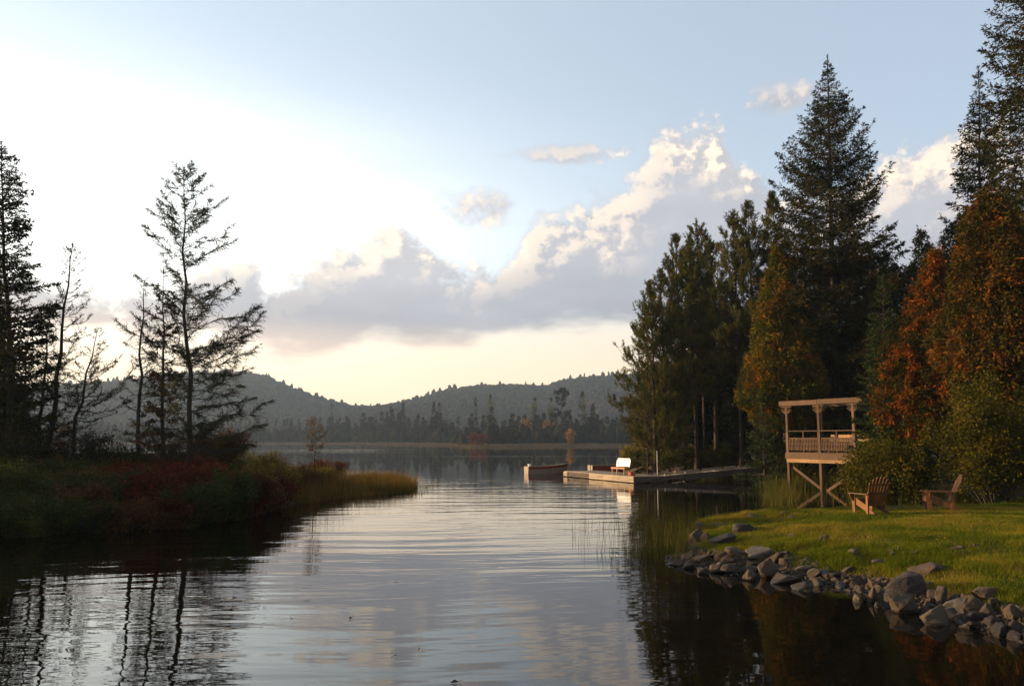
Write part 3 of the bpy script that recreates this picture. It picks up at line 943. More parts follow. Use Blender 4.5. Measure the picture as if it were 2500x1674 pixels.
def wisp_tree(g, H, clear, rmax, nb, prof, e0, e1, up, lean=(0, 0), r0=0.13, twigs=9.0, tw=0.5, needles=3, leaf=(0.11, 0.022), bare=0.3, skew=(0, 0), hang=0.15, r_b=0.026, wob=0.06, bow=(0, 0), curl=0.0):
    """tamarack: an open lattice of thin boughs, only wisps of needles; bare = share of naked twigs"""
    line = trunk_line(H, lean, wob, g, bow=bow)
    pts, L, t = whorl(g, H, line, clear, nb, rmax, prof, e0, e1, up, skew, k=8, rnd=(0.45, 1.25))
    pts[:, 1:] += g.normal(0, 0.03, pts[:, 1:].shape) * L[:, None, None]
    cnt = np.maximum((L * twigs * 2).astype(int), 3)
    b = np.repeat(np.arange(nb), cnt)
    s = 0.18 + 0.82 * g.random(len(b)) ** 0.8
    p, tan = at_branch(pts, b, s)
    side = nrm(np.cross(tan, (0, 0, 1.0))) * np.where(g.random(len(b)) < 0.5, 1, -1)[:, None]
    d = nrm(tan * 0.75 + side * 0.55 + g.normal(0, 0.35, (len(b), 3)) + np.array([0, 0, curl - hang]))
    ln = np.minimum(tw, 0.12 + 0.45 * (1 - s) * L[b]) * g.uniform(0.5, 1.3, len(b))
    mid = p + d * (ln * 0.5)[:, None] + g.normal(0, 0.02, p.shape)
    end = p + d * ln[:, None] + np.array([0, 0, 1.0]) * ((curl - hang * 0.6) * ln)[:, None]
    tw_t = tubes(np.stack([p, mid, end], 1), np.broadcast_to(np.array([0.010, 0.008, 0.004]), (len(p), 3)), 3)
    clothed = np.nonzero(g.random(len(b)) > bare)[0]
    q = np.repeat(clothed, needles)
    f = g.random(len(q))
    C = p[q] * (1 - f)[:, None] + end[q] * f[:, None]
    A = d[q] * 0.6 + g.normal(0, 0.6, (len(q), 3))
    crown = leaves(C, A, leaf[0] * g.uniform(0.6, 1.3, len(q)), leaf[1] * g.uniform(0.8, 1.3, len(q)), g)
    return join([wood_of(line, r0, pts, L, r_b, 7), tw_t]), crown


def shrub(g, h, r, n_leaf, leaf=(0.09, 0.05), stems=16, ry=None, low=0.05, lump=0.35, dead=0.0):
    """many-stemmed bush: leaves gather along the outer half of crooked stems"""
    ry = ry or r
    a = g.uniform(0, 2 * np.pi, stems)
    rad = np.sqrt(g.random(stems)) * 0.9
    tipz = h * (0.55 + 0.45 * np.sqrt(np.clip(1 - rad ** 2, 0, 1))) * g.uniform(0.75, 1.06, stems)
    tip = np.stack([np.cos(a) * rad * r, np.sin(a) * rad * ry, tipz], 1)
    base = np.stack([np.cos(a) * 0.12 * r, np.sin(a) * 0.12 * ry, np.full(stems, -0.05)], 1)
    s = np.linspace(0, 1, 6)
    pts = base[:, None] * (1 - s)[None, :, None] + tip[:, None] * s[None, :, None]
    pts[..., 2] += (np.sin(s * np.pi) * 0.10 * h)[None]
    pts[:, 1:] += g.normal(0, 0.05 * r, pts[:, 1:].shape)
    nsub = 7
    b = np.repeat(np.arange(stems), nsub)
    sb = g.uniform(0.12, 0.95, len(b))
    p, tan = at_branch(pts, b, sb)
    d = nrm(tan * 0.4 + g.normal(0, 0.6, p.shape) + np.array([0, 0, 0.15]))
    ln = r * g.uniform(0.22, 0.5, len(b)) * (1.25 - 0.4 * sb)
    sub = np.stack([p, p + d * (ln * 0.5)[:, None] + g.normal(0, 0.03 * r, p.shape), p + d * ln[:, None]], 1)
    sub[..., 2] = np.maximum(sub[..., 2], low * h)
    wood = join([tubes(pts, np.broadcast_to(np.linspace(0.018, 0.005, 6) * (0.7 + 0.25 * h), (stems, 6)), 4), tubes(sub, np.broadcast_to(np.array([0.008, 0.006, 0.003]), (len(sub), 3)), 3)])
    n = int(n_leaf * (1 - dead))
    i = g.integers(0, len(sub), n)
    f = g.uniform(0.1, 1.05, n)
    C = sub[i, 0] * (1 - f)[:, None] + sub[i, 2] * f[:, None] + g.normal(0, 0.075 * r + 0.03, (n, 3))
    j = g.random(n) < 0.25
    k = g.integers(0, stems, n)
    pj, _ = at_branch(pts, k, g.uniform(0.35, 1.0, n))
    C[j] = (pj + g.normal(0, 0.09 * r, (n, 3)))[j]
    C[:, 2] = np.abs(C[:, 2] - low * h) + low * h
    A = g.normal(0, 1, (n, 3)) + nrm(C - np.array([0, 0, h * 0.4])) * 0.7
    sz = g.uniform(0.55, 1.3, n)
    return wood, leaves(C, A, leaf[0] * sz, leaf[1] * sz, g)


def fit(base_px, Y, top_px, fn=None, z0=None):
    """where a tree stands, how tall it is and how it leans, from the photo"""
    q = P(base_px, 1073.0, Y)
    zz = z0 if z0 is not None else at_ground(fn or lawn_height, q[0], Y)
    # a vertical trunk drifts sideways in the tilted picture, so the foot is found on the ground first
    for _ in range(3):
        py = 1073.0 + (CAM_H - zz) / Y * F_PX
        q = P(base_px, py, Y)
    tp = P(top_px[0], top_px[1], Y)
    return (float(q[0]), float(Y), zz), float(tp[2] - zz), float(tp[0] - q[0])


def plant(name, label, cat, loc, parts, wood_mat, leaf_mat, group=None, rz=0.0):
    o = thing(name, label, cat, loc, rz, group)
    link('trunk' if cat == 'tree' else 'stem', mesh_data('trunk', parts[0][0], [parts[0][1]], wood_mat, True), o)
    link('crown', mesh_data('crown', parts[1][0], [parts[1][1]], leaf_mat), o)
    return o


def gen(seed):
    return np.random.default_rng(seed)


p_spruce = lambda t: (1 - np.exp(-(1 - t) * 4.2)) * np.clip(0.55 + t * 3.0, 0, 1) / 0.985
p_spire = lambda t: np.interp(1 - t, [0, 0.05, 0.10, 0.16, 0.28, 0.42, 0.58, 0.8, 0.93, 1.0], [0.02, 0.08, 0.15, 0.27, 0.52, 0.70, 0.86, 1.0, 0.95, 0.6])
p_cone = lambda t: np.clip((1 - t), 0, 1) ** 0.8 * np.clip(0.6 + t * 4.0, 0, 1)
p_pine = lambda t: np.clip(1 - t, 0, 1) ** 0.78 * np.clip(0.55 + t * 2.2, 0, 1)
p_cedar = lambda t: np.clip(1 - t, 0, 1) ** 0.72 * np.clip(0.50 + t * 3.2, 0, 1)
p_drop = lambda t: np.interp(t, [0, 0.08, 0.22, 0.4, 0.65, 0.85, 1.0], [0.45, 0.8, 1.0, 0.86, 0.50, 0.24, 0.03])
p_egg = lambda t: np.sqrt(np.clip(1 - t ** 1.5, 0, 1)) * np.clip(0.35 + t * 2.4, 0, 1)

# --- the right bank -------------------------------------------------
loc, H, lx = fit(2045, 50.0, (2020, 135))
plant('spruce_tree', 'tallest free-standing spruce, a dark spire behind the raised timber deck', 'tree', loc,
      spray_tree(gen(1), H, 0.11, 5.0, 380, p_spire, -0.38, 0.55, 0.42, (lx, 0), 0.30, 10.5, 0.70, leaf=(0.21, 0.062), n_leaf=8, hang=0.30, layers=40, rnd=(0.72, 1.10)), M['bark'], M['spruce'])
PINES = [  # base px, Y, top px, crown foot, radius, boughs, label
    (1635, 55.0, (1612, 665), 0.14, 3.5, 100, 'leftmost tall pine of the grove, boughs reaching low over the dock'),
    (1604, 53.5, (1586, 690), 0.12, 2.7, 80, 'lowest outer pine of the grove, next to the young thin pine'),
    (1674, 58.0, (1649, 574), 0.30, 3.1, 96, 'pine with a narrow pointed top, second from the left in the grove'),
    (1703, 55.0, (1682, 610), 0.34, 2.9, 88, 'pine standing behind the grassy mound beside the gangway'),
    (1724, 60.0, (1700, 536), 0.36, 3.0, 96, 'pine with a forked bushy tip in the middle of the grove'),
    (1751, 56.0, (1733, 585), 0.40, 2.8, 84, 'slender lower pine hemmed in by taller grove pines'),
    (1812, 53.0, (1790, 520), 0.40, 2.8, 90, 'thick-trunked pine standing at the shore end of the gangway'),
    (1850, 57.0, (1826, 494), 0.42, 2.6, 90, 'tall pine with three upright tips beside the free-standing spruce'),
    (1908, 59.0, (1886, 468), 0.45, 2.2, 70, 'thin pine with reddish leader rising left of the spruce')]
for i, (bp, Y, tp, cl, r, nb, lab) in enumerate(PINES):
    loc, H, lx = fit(bp, Y, tp)
    plant('pine_tree', lab, 'tree', loc, tuft_tree(gen(20 + i), H, cl - 0.05, r, nb, p_pine, -0.05, 0.9, 0.42, (lx, 0), 0.17 + 0.03 * (i == 5), 25, (0.25, 0.040), 24, skew=(-0.22, 0) if i == 0 else (0, 0)),
          M['bark_pine'], M['pine'], 'pines of the shoreline grove')
loc, H, lx = fit(1583, 52.5, (1571, 955))
plant('young_pine', 'young thin pine with flat open boughs at the end of the point', 'tree', loc,
      tuft_tree(gen(31), H, 0.22, 1.9, 34, p_pine, 0.0, 0.5, 0.10, (lx, 0), 0.07, 10, (0.22, 0.036), 10), M['bark_pine'], M['pine'])
loc, H, lx = fit(1925, 49.0, (1897, 606))
plant('cedar_tree', 'olive and orange cedar leaning against the left side of the spruce', 'tree', loc,
      dense_tree(gen(40), H, 0.23, 3.2, p_cedar, 6200, (lx, 0), 0.2, lump=0.55, depth=0.55), M['bark'], M['cedar'])
loc, H, lx = fit(2262, 36.0, (2283, 612))
plant('cedar_tree', 'rust-red cedar with bright orange-red boughs behind the alder', 'tree', loc,
      dense_tree(gen(41), H, 0.24, 2.45, p_drop, 5600, (lx, 0), 0.16, 11, (0.18, 0.065), skew=(-0.15, 0), lump=0.6, depth=0.6), M['bark'], M['cedar_red'])
loc, H, lx = fit(2430, 33.0, (2412, 470))
plant('cedar_tree', 'broad brown-orange cedar at the right edge under the tallest spruce', 'tree', loc,
      dense_tree(gen(42), H, 0.24, 2.35, p_egg, 6400, (lx, 0), 0.2, 11, (0.20, 0.07), lump=0.55, depth=0.55), M['bark'], M['cedar_rust'])
loc, H, lx = fit(2265, 58.0, (2248, 562))
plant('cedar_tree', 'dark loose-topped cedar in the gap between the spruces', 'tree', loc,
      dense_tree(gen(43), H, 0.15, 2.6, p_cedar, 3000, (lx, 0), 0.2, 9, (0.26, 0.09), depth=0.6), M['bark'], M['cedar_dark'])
loc, H, lx = fit(2402, 46.0, (2389, 162))
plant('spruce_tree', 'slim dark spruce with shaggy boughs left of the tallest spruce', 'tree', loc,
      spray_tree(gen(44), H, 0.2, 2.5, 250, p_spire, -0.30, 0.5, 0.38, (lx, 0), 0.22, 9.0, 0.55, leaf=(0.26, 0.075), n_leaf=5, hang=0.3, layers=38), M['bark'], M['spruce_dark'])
loc, H, lx = fit(2545, 38.0, (2520, -300))
plant('spruce_tree', 'tallest spruce, cut off by the right edge with its top out of sight', 'tree', loc,
      spray_tree(gen(45), H, 0.2, 3.0, 320, p_spruce, -0.3, 0.5, 0.38, (lx, 0), 0.30, 9.0, 0.6, leaf=(0.23, 0.065), n_leaf=5, hang=0.32, layers=46), M['bark'], M['spruce'])
loc, H, lx = fit(2160, 36.5, (2156, 668))
plant('fir_tree', 'slim young fir in front of the right end of the deck roof beam', 'tree', loc,
      spray_tree(gen(46), H, 0.08, 1.5, 230, lambda t: 0.10 + 0.9 * p_cone(t), -0.12, 0.6, 0.12, (lx, 0), 0.06, 10.0, 0.4, leaf=(0.16, 0.055), n_leaf=5, hang=0.05), M['bark'], M['fir'])
loc, H, lx = fit(1872, 47.0, (1856, 965))
plant('fir_tree', 'broad bushy fir at the water between gangway and raised deck', 'tree', loc,
      spray_tree(gen(47), H, 0.02, 1.75, 120, p_cone, -0.10, 0.6, 0.10, (lx, 0), 0.09, 8.0, 0.5, leaf=(0.22, 0.06), n_leaf=4, hang=0.1), M['bark'], M['fir'])
loc, H, lx = fit(1668, 60.0, (1655, 985))
plant('fir_tree', 'small shaded fir among the pine trunks behind the stone crib wall', 'tree', loc,
      spray_tree(gen(48), H, 0.02, 1.6, 90, p_cone, -0.15, 0.5, 0.1, (lx, 0), 0.08, 7.0, 0.5, leaf=(0.25, 0.07), n_leaf=3, hang=0.15), M['bark'], M['fir'])
loc, H, lx = fit(1788, 61.0, (1775, 960))
plant('fir_tree', 'small dark fir behind the picnic table in the pine grove', 'tree', loc,
      spray_tree(gen(49), H, 0.02, 1.7, 90, p_cone, -0.15, 0.5, 0.1, (lx, 0), 0.08, 7.0, 0.5, leaf=(0.25, 0.07), n_leaf=3, hang=0.15), M['bark'], M['fir'])

# the wood behind: one dark spruce, copied with its parts
proto = None
WOOD = [(1850, 68, 700), (1905, 72, 640), (1945, 66, 690), (1985, 74, 600), (2030, 68, 640), (2075, 64, 600), (2110, 62, 590), (2150, 60, 600), (2190, 64, 610), (2210, 70, 640), (2255, 66, 640), (2300, 62, 590), (2340, 68, 570),
        (2385, 60, 520), (2420, 66, 540), (2465, 58, 480), (2510, 62, 450), (2570, 60, 420), (2640, 56, 400), (1965, 60, 760), (2010, 59, 800), (2120, 55, 760), (2180, 54, 720), (2335, 50, 700), (2480, 50, 640), (1880, 63, 800), (1800, 70, 780), (1745, 72, 820), (2230, 50, 840), (1622, 63, 900), (1650, 65, 850), (1690, 64, 880), (1715, 66, 830), (1760, 64, 860), (1790, 63, 840), (1825, 62, 880)]
for i, (bp, Y, ty) in enumerate(WOOD):
    loc, H, lx = fit(bp, Y, (bp, ty))
    if proto is None:
        Hp = 18.0
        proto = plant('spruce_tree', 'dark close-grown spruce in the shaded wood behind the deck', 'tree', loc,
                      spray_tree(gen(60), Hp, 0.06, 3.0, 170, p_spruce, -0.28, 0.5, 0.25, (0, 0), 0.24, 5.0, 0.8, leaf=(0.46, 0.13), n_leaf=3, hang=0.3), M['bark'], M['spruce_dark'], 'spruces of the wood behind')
        o = proto
    else:
        o = copy_tree(proto)
    k = H / Hp
    o['label'] = ('dark spruce closing the background ' + ('behind the pine grove' if bp < 1860 else 'left of the tallest free-standing spruce' if bp < 2000 else 'behind the raised deck' if bp < 2120 else
                  'behind the slim young fir' if bp < 2215 else 'behind the rust-red cedar' if bp < 2350 else 'behind the right-edge alders') + (', nearer one' if Y < 60 else ', far one' if Y > 66 else ''))
    o.location = loc
    o.scale = (0.8 + 0.25 * k, 0.8 + 0.25 * k, k)
    o.rotation_euler = (0, 0, i * 1.7)

# alders and undergrowth on the right bank
q = P(2182, 1230, 31.0)
plant('alder_bush', 'wide rounded alder bush hiding the right half of the deck', 'bush', (q[0], 31.0, at_ground(lawn_height, q[0], 31.0)), shrub(gen(70), 2.95, 1.95, 30000, (0.10, 0.058), 40, 1.8, low=0.02), M['twig'], M['alder'])
q = P(2428, 1230, 28.5)
plant('alder_bush', 'tall loose alder bush at the right edge behind the reclined chair', 'bush', (q[0], 28.5, at_ground(lawn_height, q[0], 28.5)), shrub(gen(71), 4.2, 2.3, 34000, (0.10, 0.058), 40, 2.0, low=0.02), M['twig'], M['alder'])
q = P(2560, 1230, 30.0)
plant('alder_bush', 'alder bush cut off by the right edge of the view', 'bush', (q[0], 30.0, at_ground(lawn_height, q[0], 30.0)), shrub(gen(72), 4.0, 2.0, 14000, (0.10, 0.06), 30, 2.0, low=0.02), M['twig'], M['alder'])
UNDER = [  # px, Y, height, radius, leaves, material, label
    (1545, 57.5, 2.2, 1.25, 7000, 'yellowbush', 'yellow-green bush at the very tip of the wooded point'),
    (1592, 59.6, 2.3, 1.2, 7000, 'alder', 'green bush behind the thin steel pole on the dock'),
    (1640, 59.5, 1.9, 1.2, 6000, 'brownbush', 'russet bush above the stone crib wall'),
    (1678, 56.4, 1.8, 0.8, 5000, 'yellowbush', 'yellowing bush growing over the end of the crib wall'),
    (1700, 56.5, 1.1, 1.3, 6000, 'alder', 'low green bush on the mound beside the gangway, on its left'),
    (1745, 55.8, 1.2, 1.5, 7000, 'alder', 'low green bush on the mound beside the gangway, on its right'),
    (1965, 45.8, 2.0, 1.5, 8000, 'alder', 'leafy bush filling the space under the raised deck'),
    (2040, 46.0, 2.2, 1.4, 6000, 'brownbush', 'brownish bush under the deck behind the crossed braces'),
    (1915, 48.0, 2.6, 1.5, 7000, 'cedar_dark', 'dark bush beside the broad fir left of the deck'),
    (2110, 34.5, 1.7, 1.3, 8000, 'alder', 'small alder at the foot of the wide alder bush')]
for i, (px, Y, h, r, n, mt, lab) in enumerate(UNDER):
    q = P(px, 1150, Y)
    plant('shoreline_bush', lab, 'bush', (q[0], Y, max(at_ground(lawn_height, q[0], Y), -0.1)), shrub(gen(80 + i), h, r, n, (0.13, 0.07), 18), M['twig'], M[mt])

# --- the left bank --------------------------------------------------
def lfit(b, Y, t):
    return fit(b, Y, t, marsh_height)


loc, H, lx = lfit(28, 31.0, (4, 344))
plant('cedar_tree', 'tall ragged cedar at the left edge with dark drooping boughs', 'tree', loc,
      spray_tree(gen(100), H, 0.10, 2.0, 240, lambda t: np.clip(1 - t, 0, 1) ** 0.55 * np.clip(0.6 + 2 * t, 0, 1), 0.05, 0.5, 0.12, (lx, 0), 0.15, 12.0, 0.5, leaf=(0.17, 0.06), n_leaf=6, hang=0.15, skew=(0.12, 0), rnd=(0.35, 1.2)), M['bark'], M['cedar_dark'])
loc, H, lx = lfit(-60, 33.0, (-70, 520))
plant('cedar_tree', 'dense dark cedar filling the lower left edge of the view', 'tree', loc,
      dense_tree(gen(101), H, 0.05, 2.4, p_cedar, 3600, (lx, 0), 0.2, 10, (0.22, 0.08)), M['bark'], M['cedar_dark'])
LEAN = [  # base px, Y, top px, radius, boughs, bare, label
    (105, 33.0, (180, 585), 1.75, 105, 0.40, 'leaning dead-looking tamarack with up-curled bare boughs near the left edge'),
    (82, 34.0, (128, 735), 1.1, 60, 0.4, 'thin leaning snag just left of the up-curled tamarack'),
    (60, 32.5, (68, 800), 0.8, 36, 0.35, 'short thin snag close beside the ragged cedar'),
    (148, 33.5, (240, 800), 1.9, 74, 0.45, 'strongly leaning snag with long boughs sagging to the right'),
    (332, 32.0, (353, 676), 1.05, 66, 0.5, 'thin straight snag, left one of the three close trunks')]
for i, (bp, Y, tp, r, nb, bare, lab) in enumerate(LEAN):
    loc, H, lx = lfit(bp, Y, tp)
    plant('tamarack_tree', lab, 'tree', loc,
          wisp_tree(gen(110 + i), H, 0.16, r, nb, lambda t: np.clip(1 - t, 0, 1) ** 0.7 * np.clip(0.7 + t, 0, 1) + 0.05, -0.25, 0.35, 0.42, (lx, 0), 0.11 if i != 0 else 0.14, 9.0, 0.42, 3, (0.10, 0.03), bare, skew=(0.35, 0) if i == 3 else (0.05, 0), hang=0.1, curl=0.18),
          M['twig'], M['cedar_dark'])
loc, H, lx = lfit(396, 31.0, (400, 654))
plant('tamarack_tree', 'thin snag with leafy lower boughs, middle one of the three close trunks', 'tree', loc,
      wisp_tree(gen(120), H, 0.10, 0.95, 70, lambda t: 0.25 + 0.9 * (1 - t), 0.0, 0.3, 0.1, (lx, 0), 0.10, 14.0, 0.4, 6, (0.11, 0.05), 0.25), M['twig'], M['brownbush'])
loc, H, lx = lfit(461, 30.0, (446, 400))
p_lar = lambda t: np.interp(t, [0, 0.1, 0.3, 0.45, 0.55, 0.68, 0.8, 0.9, 1.0], [0.75, 0.95, 1.0, 0.74, 0.50, 0.66, 0.44, 0.30, 0.10])
plant('tamarack_tree', 'tall open tamarack with wispy spreading boughs, highest tree of the left bank', 'tree', loc,
      wisp_tree(gen(121), H, 0.12, 2.9, 125, p_lar, 0.02, 0.80, 0.12, (lx, 0), 0.12, 17.0, 0.55, 7, (0.085, 0.017), 0.12, skew=(0.12, 0), hang=0.14, bow=(0.05, 0), r_b=0.024), M['bark'], M['larch'])
# the cedar that leans out over the bank
loc = tuple(P(588, 1134, 34.0)[:2]) + (0.30,)
g_ = gen(122)
_ln = np.array([(0, 0, 0), (-0.55, 0, 0.75), (-1.15, 0.1, 1.45), (-1.6, 0.1, 2.1), (-1.8, 0.1, 2.8)])
wd, cr = shrub(g_, 2.3, 1.65, 9000, (0.11, 0.06), 26, 1.3, low=0.12)
off = np.array([-0.95, 0.0, 1.15])
st = tubes(_ln[None], np.linspace(0.10, 0.05, 5)[None], 7)
plant('cedar_tree', 'bushy russet cedar on a trunk leaning sharply over the left bank', 'tree', loc, (join([st, (wd[0] * np.array([1.1, 1, 0.62]) + off, wd[1])]), (cr[0] * np.array([1.1, 1, 0.62]) + off, cr[1])), M['twig'], M['brownbush'])
loc, H, lx = lfit(769, 38.5, (769, 1012))
plant('tamarack_sapling', 'slender golden tamarack sapling near the tip of the left bank', 'tree', loc,
      wisp_tree(gen(123), H, 0.38, 0.52, 40, p_egg, 0.2, 0.7, 0.1, (lx, 0), 0.03, 12.0, 0.22, 4, (0.08, 0.026), 0.15, r_b=0.008), M['twig'], M['golden'])

BUSH_KINDS = {'sweetgale': ('green_bush', 'dark green bush', 'green bushes of the left bank'),
              'redbush': ('red_bush', 'dark red leafy bush', 'red bushes of the left bank'),
              'brownbush': ('brown_bush', 'brownish thinning bush', 'brown bushes of the left bank'),
              'yellowbush': ('yellow_bush', 'yellow-orange bush', 'yellow bushes of the left bank')}
_proto = {}
g_ = gen(140)
BUSHES = []
for Yb, x0, x1, n in ((22.3, -16.5, -11.4, 9), (24.6, -16.5, -9.9, 10), (26.6, -17.5, -9.3, 12), (29.0, -19.0, -9.2, 12), (32.0, -20, -8.9, 11), (35.0, -21, -8.9, 9), (38.0, -22, -8.6, 8), (42.0, -24, -8.2, 7), (48.0, -28, -9.5, 6)):
    for k in range(n):
        x = x0 + (x1 - x0) * (k + 0.5 + g_.uniform(-0.3, 0.3)) / n
        BUSHES.append((x, Yb + g_.uniform(-0.6, 0.6)))
BUSHES += [(-11.2, 23.6), (-10.4, 24.1), (-9.8, 24.5), (-9.4, 25.4), (-9.2, 26.5), (-9.0, 27.6), (-9.0, 28.8), (-9.0, 30.0), (-12.0, 23.0), (-12.8, 22.6), (-13.6, 22.3)]
for i, (x, Y) in enumerate(BUSHES):
    px = 1250 + x / Y * F_PX
    u = g_.random()
    z, d = marsh_height(np.array([x]), np.array([Y]))
    if d[0] < -0.35:
        continue
    if px < 230:
        kd = 'sweetgale' if u < 0.7 else 'brownbush'
    elif px < 600:
        kd = ('redbush' if u < 0.68 else 'sweetgale' if u < 0.85 else 'brownbush') if Y < 29.5 else ('sweetgale' if u < 0.6 else 'brownbush')
    else:
        kd = 'yellowbush' if u < 0.40 else ('redbush' if u < 0.7 else 'brownbush')
    kk = (kd, int(g_.integers(0, 2)))
    hh = g_.uniform(0.75, 1.15)
    if kk not in _proto:
        nm, lab, grp = BUSH_KINDS[kd]
        o = plant(nm, lab, 'bush', (0, 0, 0), shrub(gen(150 + 7 * len(_proto)), 1.45, 1.05, 7500, (0.085, 0.042), 22, low=0.0), M['twig'], M[kd], grp)
        _proto[kk] = o
    else:
        o = copy_tree(_proto[kk])
    where = ('by the water, ' if Y < 26 else 'in the middle of the bank, ' if Y < 32 else 'at the back of the bank, ') + ('left of the snags' if px < 90 else 'below the leaning snags' if px < 300 else 'below the tall tamarack' if px < 560 else 'towards the sunlit tip')
    o['label'] = BUSH_KINDS[kd][1] + ' ' + where
    o.location = (x, Y, float(z[0]) - 0.05)
    hh *= 0.72 if Y < 24.5 else 1.0
    z = np.maximum(z, 0.0)
    o.scale = (g_.uniform(0.85, 1.25), g_.uniform(0.85, 1.25), hh * (0.8 if px > 640 else 1.0))
    o.rotation_euler = (0, 0, g_.uniform(0, 6.28))
SPECIAL = [(668, 38.0, 1.9, 0.75, 3500, 'yellowbush', 'upright yellow-green bush with loose tips left of the golden sapling'),
           (715, 37.0, 1.25, 0.8, 3800, 'brownbush', 'rounded russet bush at the foot of the golden sapling'),
           (345, 30.5, 2.1, 0.9, 4200, 'sweetgale', 'taller green bush at the foot of the three close trunks'),
           (430, 31.0, 2.4, 1.0, 4500, 'brownbush', 'brown leafy bush growing between the close trunks and the tall tamarack'),
           (190, 35.0, 2.3, 1.3, 3800, 'brownbush', 'thin twiggy bush behind the leaning snags'),
           (288, 33.0, 2.2, 1.0, 4200, 'cedar_dark', 'dark bush crowding the foot of the left close trunk'),
           (492, 32.0, 2.0, 0.9, 4000, 'brownbush', 'brown bush just right of the tall tamarack trunk'),
           (238, 34.5, 2.6, 1.1, 3800, 'cedar_dark', 'dark bush between the leaning snag and the close trunks'),
           (5, 29.5, 3.0, 1.4, 5200, 'cedar_dark', 'large dark bush cut by the left edge of the view'),
           (40, 31.0, 2.6, 1.5, 4200, 'cedar_dark', 'dark bush at the foot of the ragged cedar'),
           (120, 36.0, 2.8, 1.6, 4000, 'brownbush', 'bare-twigged thicket bush behind the up-curled tamarack')]
for i, (px, Y, h, r, n, mt, lab) in enumerate(SPECIAL):
    q = P(px, 1120, Y)
    plant('marsh_bush', lab, 'bush', (q[0], Y, at_ground(marsh_height, q[0], Y) - 0.05), shrub(gen(200 + i), h, r, n, (0.09, 0.045), 26), M['twig'], M[mt])

# unseen low cedars added left of the view to shade the left bank
_shade_ced = None
for i, (x, Y, k) in enumerate([(-24, 24, .42), (-25, 28, .46), (-24.5, 32, .44), (-26, 36, .5), (-28, 40, .48), (-29, 30, .52), (-30, 26, .5), (-31, 35, .55), (-33, 44, .55), (-27, 21, .42), (-34, 31, .6), (-36, 38, .6), (-35, 25, .55), (-33, 21, .5)]):
    if _shade_ced is None:
        o = _shade_ced = plant('cedar_tree', 'low unseen cedar added beyond the left edge of the view for shade', 'tree', (x, Y, 0.4),
                         dense_tree(gen(220), 11.0, 0.02, 2.6, p_cedar, 1700, (0, 0), 0.2, 8, (0.40, 0.16)), M['bark'], M['cedar_dark'], 'unseen shade cedars added beyond the left edge')
    else:
        o = copy_tree(_shade_ced)
    o.location = (x, Y, 0.4)
    o.scale = (0.8, 0.8, k)
    o.rotation_euler = (0, 0, i * 2.1)

# --- the far shore --------------------------------------------------
def far_place(px, Y, top):
    q = P(px, 1080, Y)
    z, d = far_height(q[:1], np.array([Y]))
    return (float(q[0]), Y, float(z[0])), float(P(px, top, Y)[2] - z[0]), d[0]


FAR = [  # px, Y, top y, radius, kind, label
    (808, 545, 985, 1.0, 'pole', 'thin pole-like snag standing clear of the far trees on the left'),
    (953, 500, 992, 1.2, 'pole', 'dark narrow snag in the middle of the far tree line'),
    (983, 470, 984, 2.4, 'cone', 'pointed spruce standing above the middle of the far tree line'),
    (1058, 450, 982, 2.6, 'cone', 'left one of two close tall spruces on the far shore'),
    (1072, 452, 985, 2.6, 'cone', 'right one of two close tall spruces on the far shore'),
    (1161, 420, 970, 0.9, 'pole', 'tall bare spike with a dark tip on the far shore'),
    (1197, 400, 965, 2.3, 'wisp', 'open-crowned tamarack right of the bare spike on the far shore'),
    (1298, 380, 972, 2.0, 'wisp', 'leaning amber tamarack on the far shore'),
    (1346, 370, 973, 2.2, 'wisp', 'thin tamarack just left of the broad flat-topped far pine'),
    (1371, 365, 951, 4.2, 'wide', 'broad flat-topped pine rising highest over the far tree line'),
    (1423, 365, 958, 2.1, 'wisp', 'tall spindly tamarack right of the broad far pine'),
    (1449, 372, 988, 2.8, 'cone', 'pointed dark spruce right of the spindly far tamarack')]
far_mat = {'pole': 'far_tree', 'cone': 'far_tree', 'wide': 'far_tree', 'wisp': 'larch'}
for i, (px, Y, ty, r, kd, lab) in enumerate(FAR):
    loc, H, _ = far_place(px, Y, ty)
    g = gen(300 + i)
    if kd == 'cone':
        parts = spray_tree(g, H, 0.08, r, 60, p_cone, -0.2, 0.4, 0.1, (0, 0), 0.25, 2.2, 1.2, leaf=(1.4, 0.6), n_leaf=3, hang=0.2)
    elif kd == 'pole':
        parts = spray_tree(g, H, 0.45, r, 50, lambda t: 0.4 + 0.5 * np.sin(t * 9) ** 2, -0.1, 0.2, 0.0, (0, 0), 0.28, 2.5, 0.6, leaf=(0.8, 0.35), n_leaf=2, hang=0.2)
    elif kd == 'wide':
        parts = tuft_tree(g, H, 0.40, r, 30, lambda t: np.interp(t, [0, .3, .5, .8, 1], [1, .9, .5, .75, .35]), 0.05, 0.3, 0.15, (0, 0), 0.35, 9, (1.3, 0.45), 6)
    else:
        parts = tuft_tree(g, H, 0.35, r, 34, p_pine, 0.0, 0.3, 0.1, (1.5 if i == 7 else 0, 0), 0.22, 6, (1.0, 0.35), 5)
    plant('far_conifer', lab, 'tree', loc, parts, M['bark'], M[far_mat[kd]])
_n = 520
_px = rng.uniform(-150, 2200, _n)
_Y = np.interp(_px, [-150, 700, 900, 1100, 1200, 1500, 2300], [560, 545, 500, 425, 385, 365, 385]) + rng.uniform(-8, 60, _n) ** 1.0
_Y[:150] = _Y[:150] + rng.uniform(10, 70, 150)
protos = []
for k in range(4):
    protos.append(spray_tree(gen(330 + k), 15.0, 0.03, (2.7, 2.1, 3.2, 2.4)[k], 38, p_cone, -0.2, 0.4, 0.1, (0, 0), 0.22, 1.5, 1.2, leaf=(1.7, 0.75), n_leaf=2, hang=0.25))
VV, FF, n0 = [], [], 0
g = gen(340)
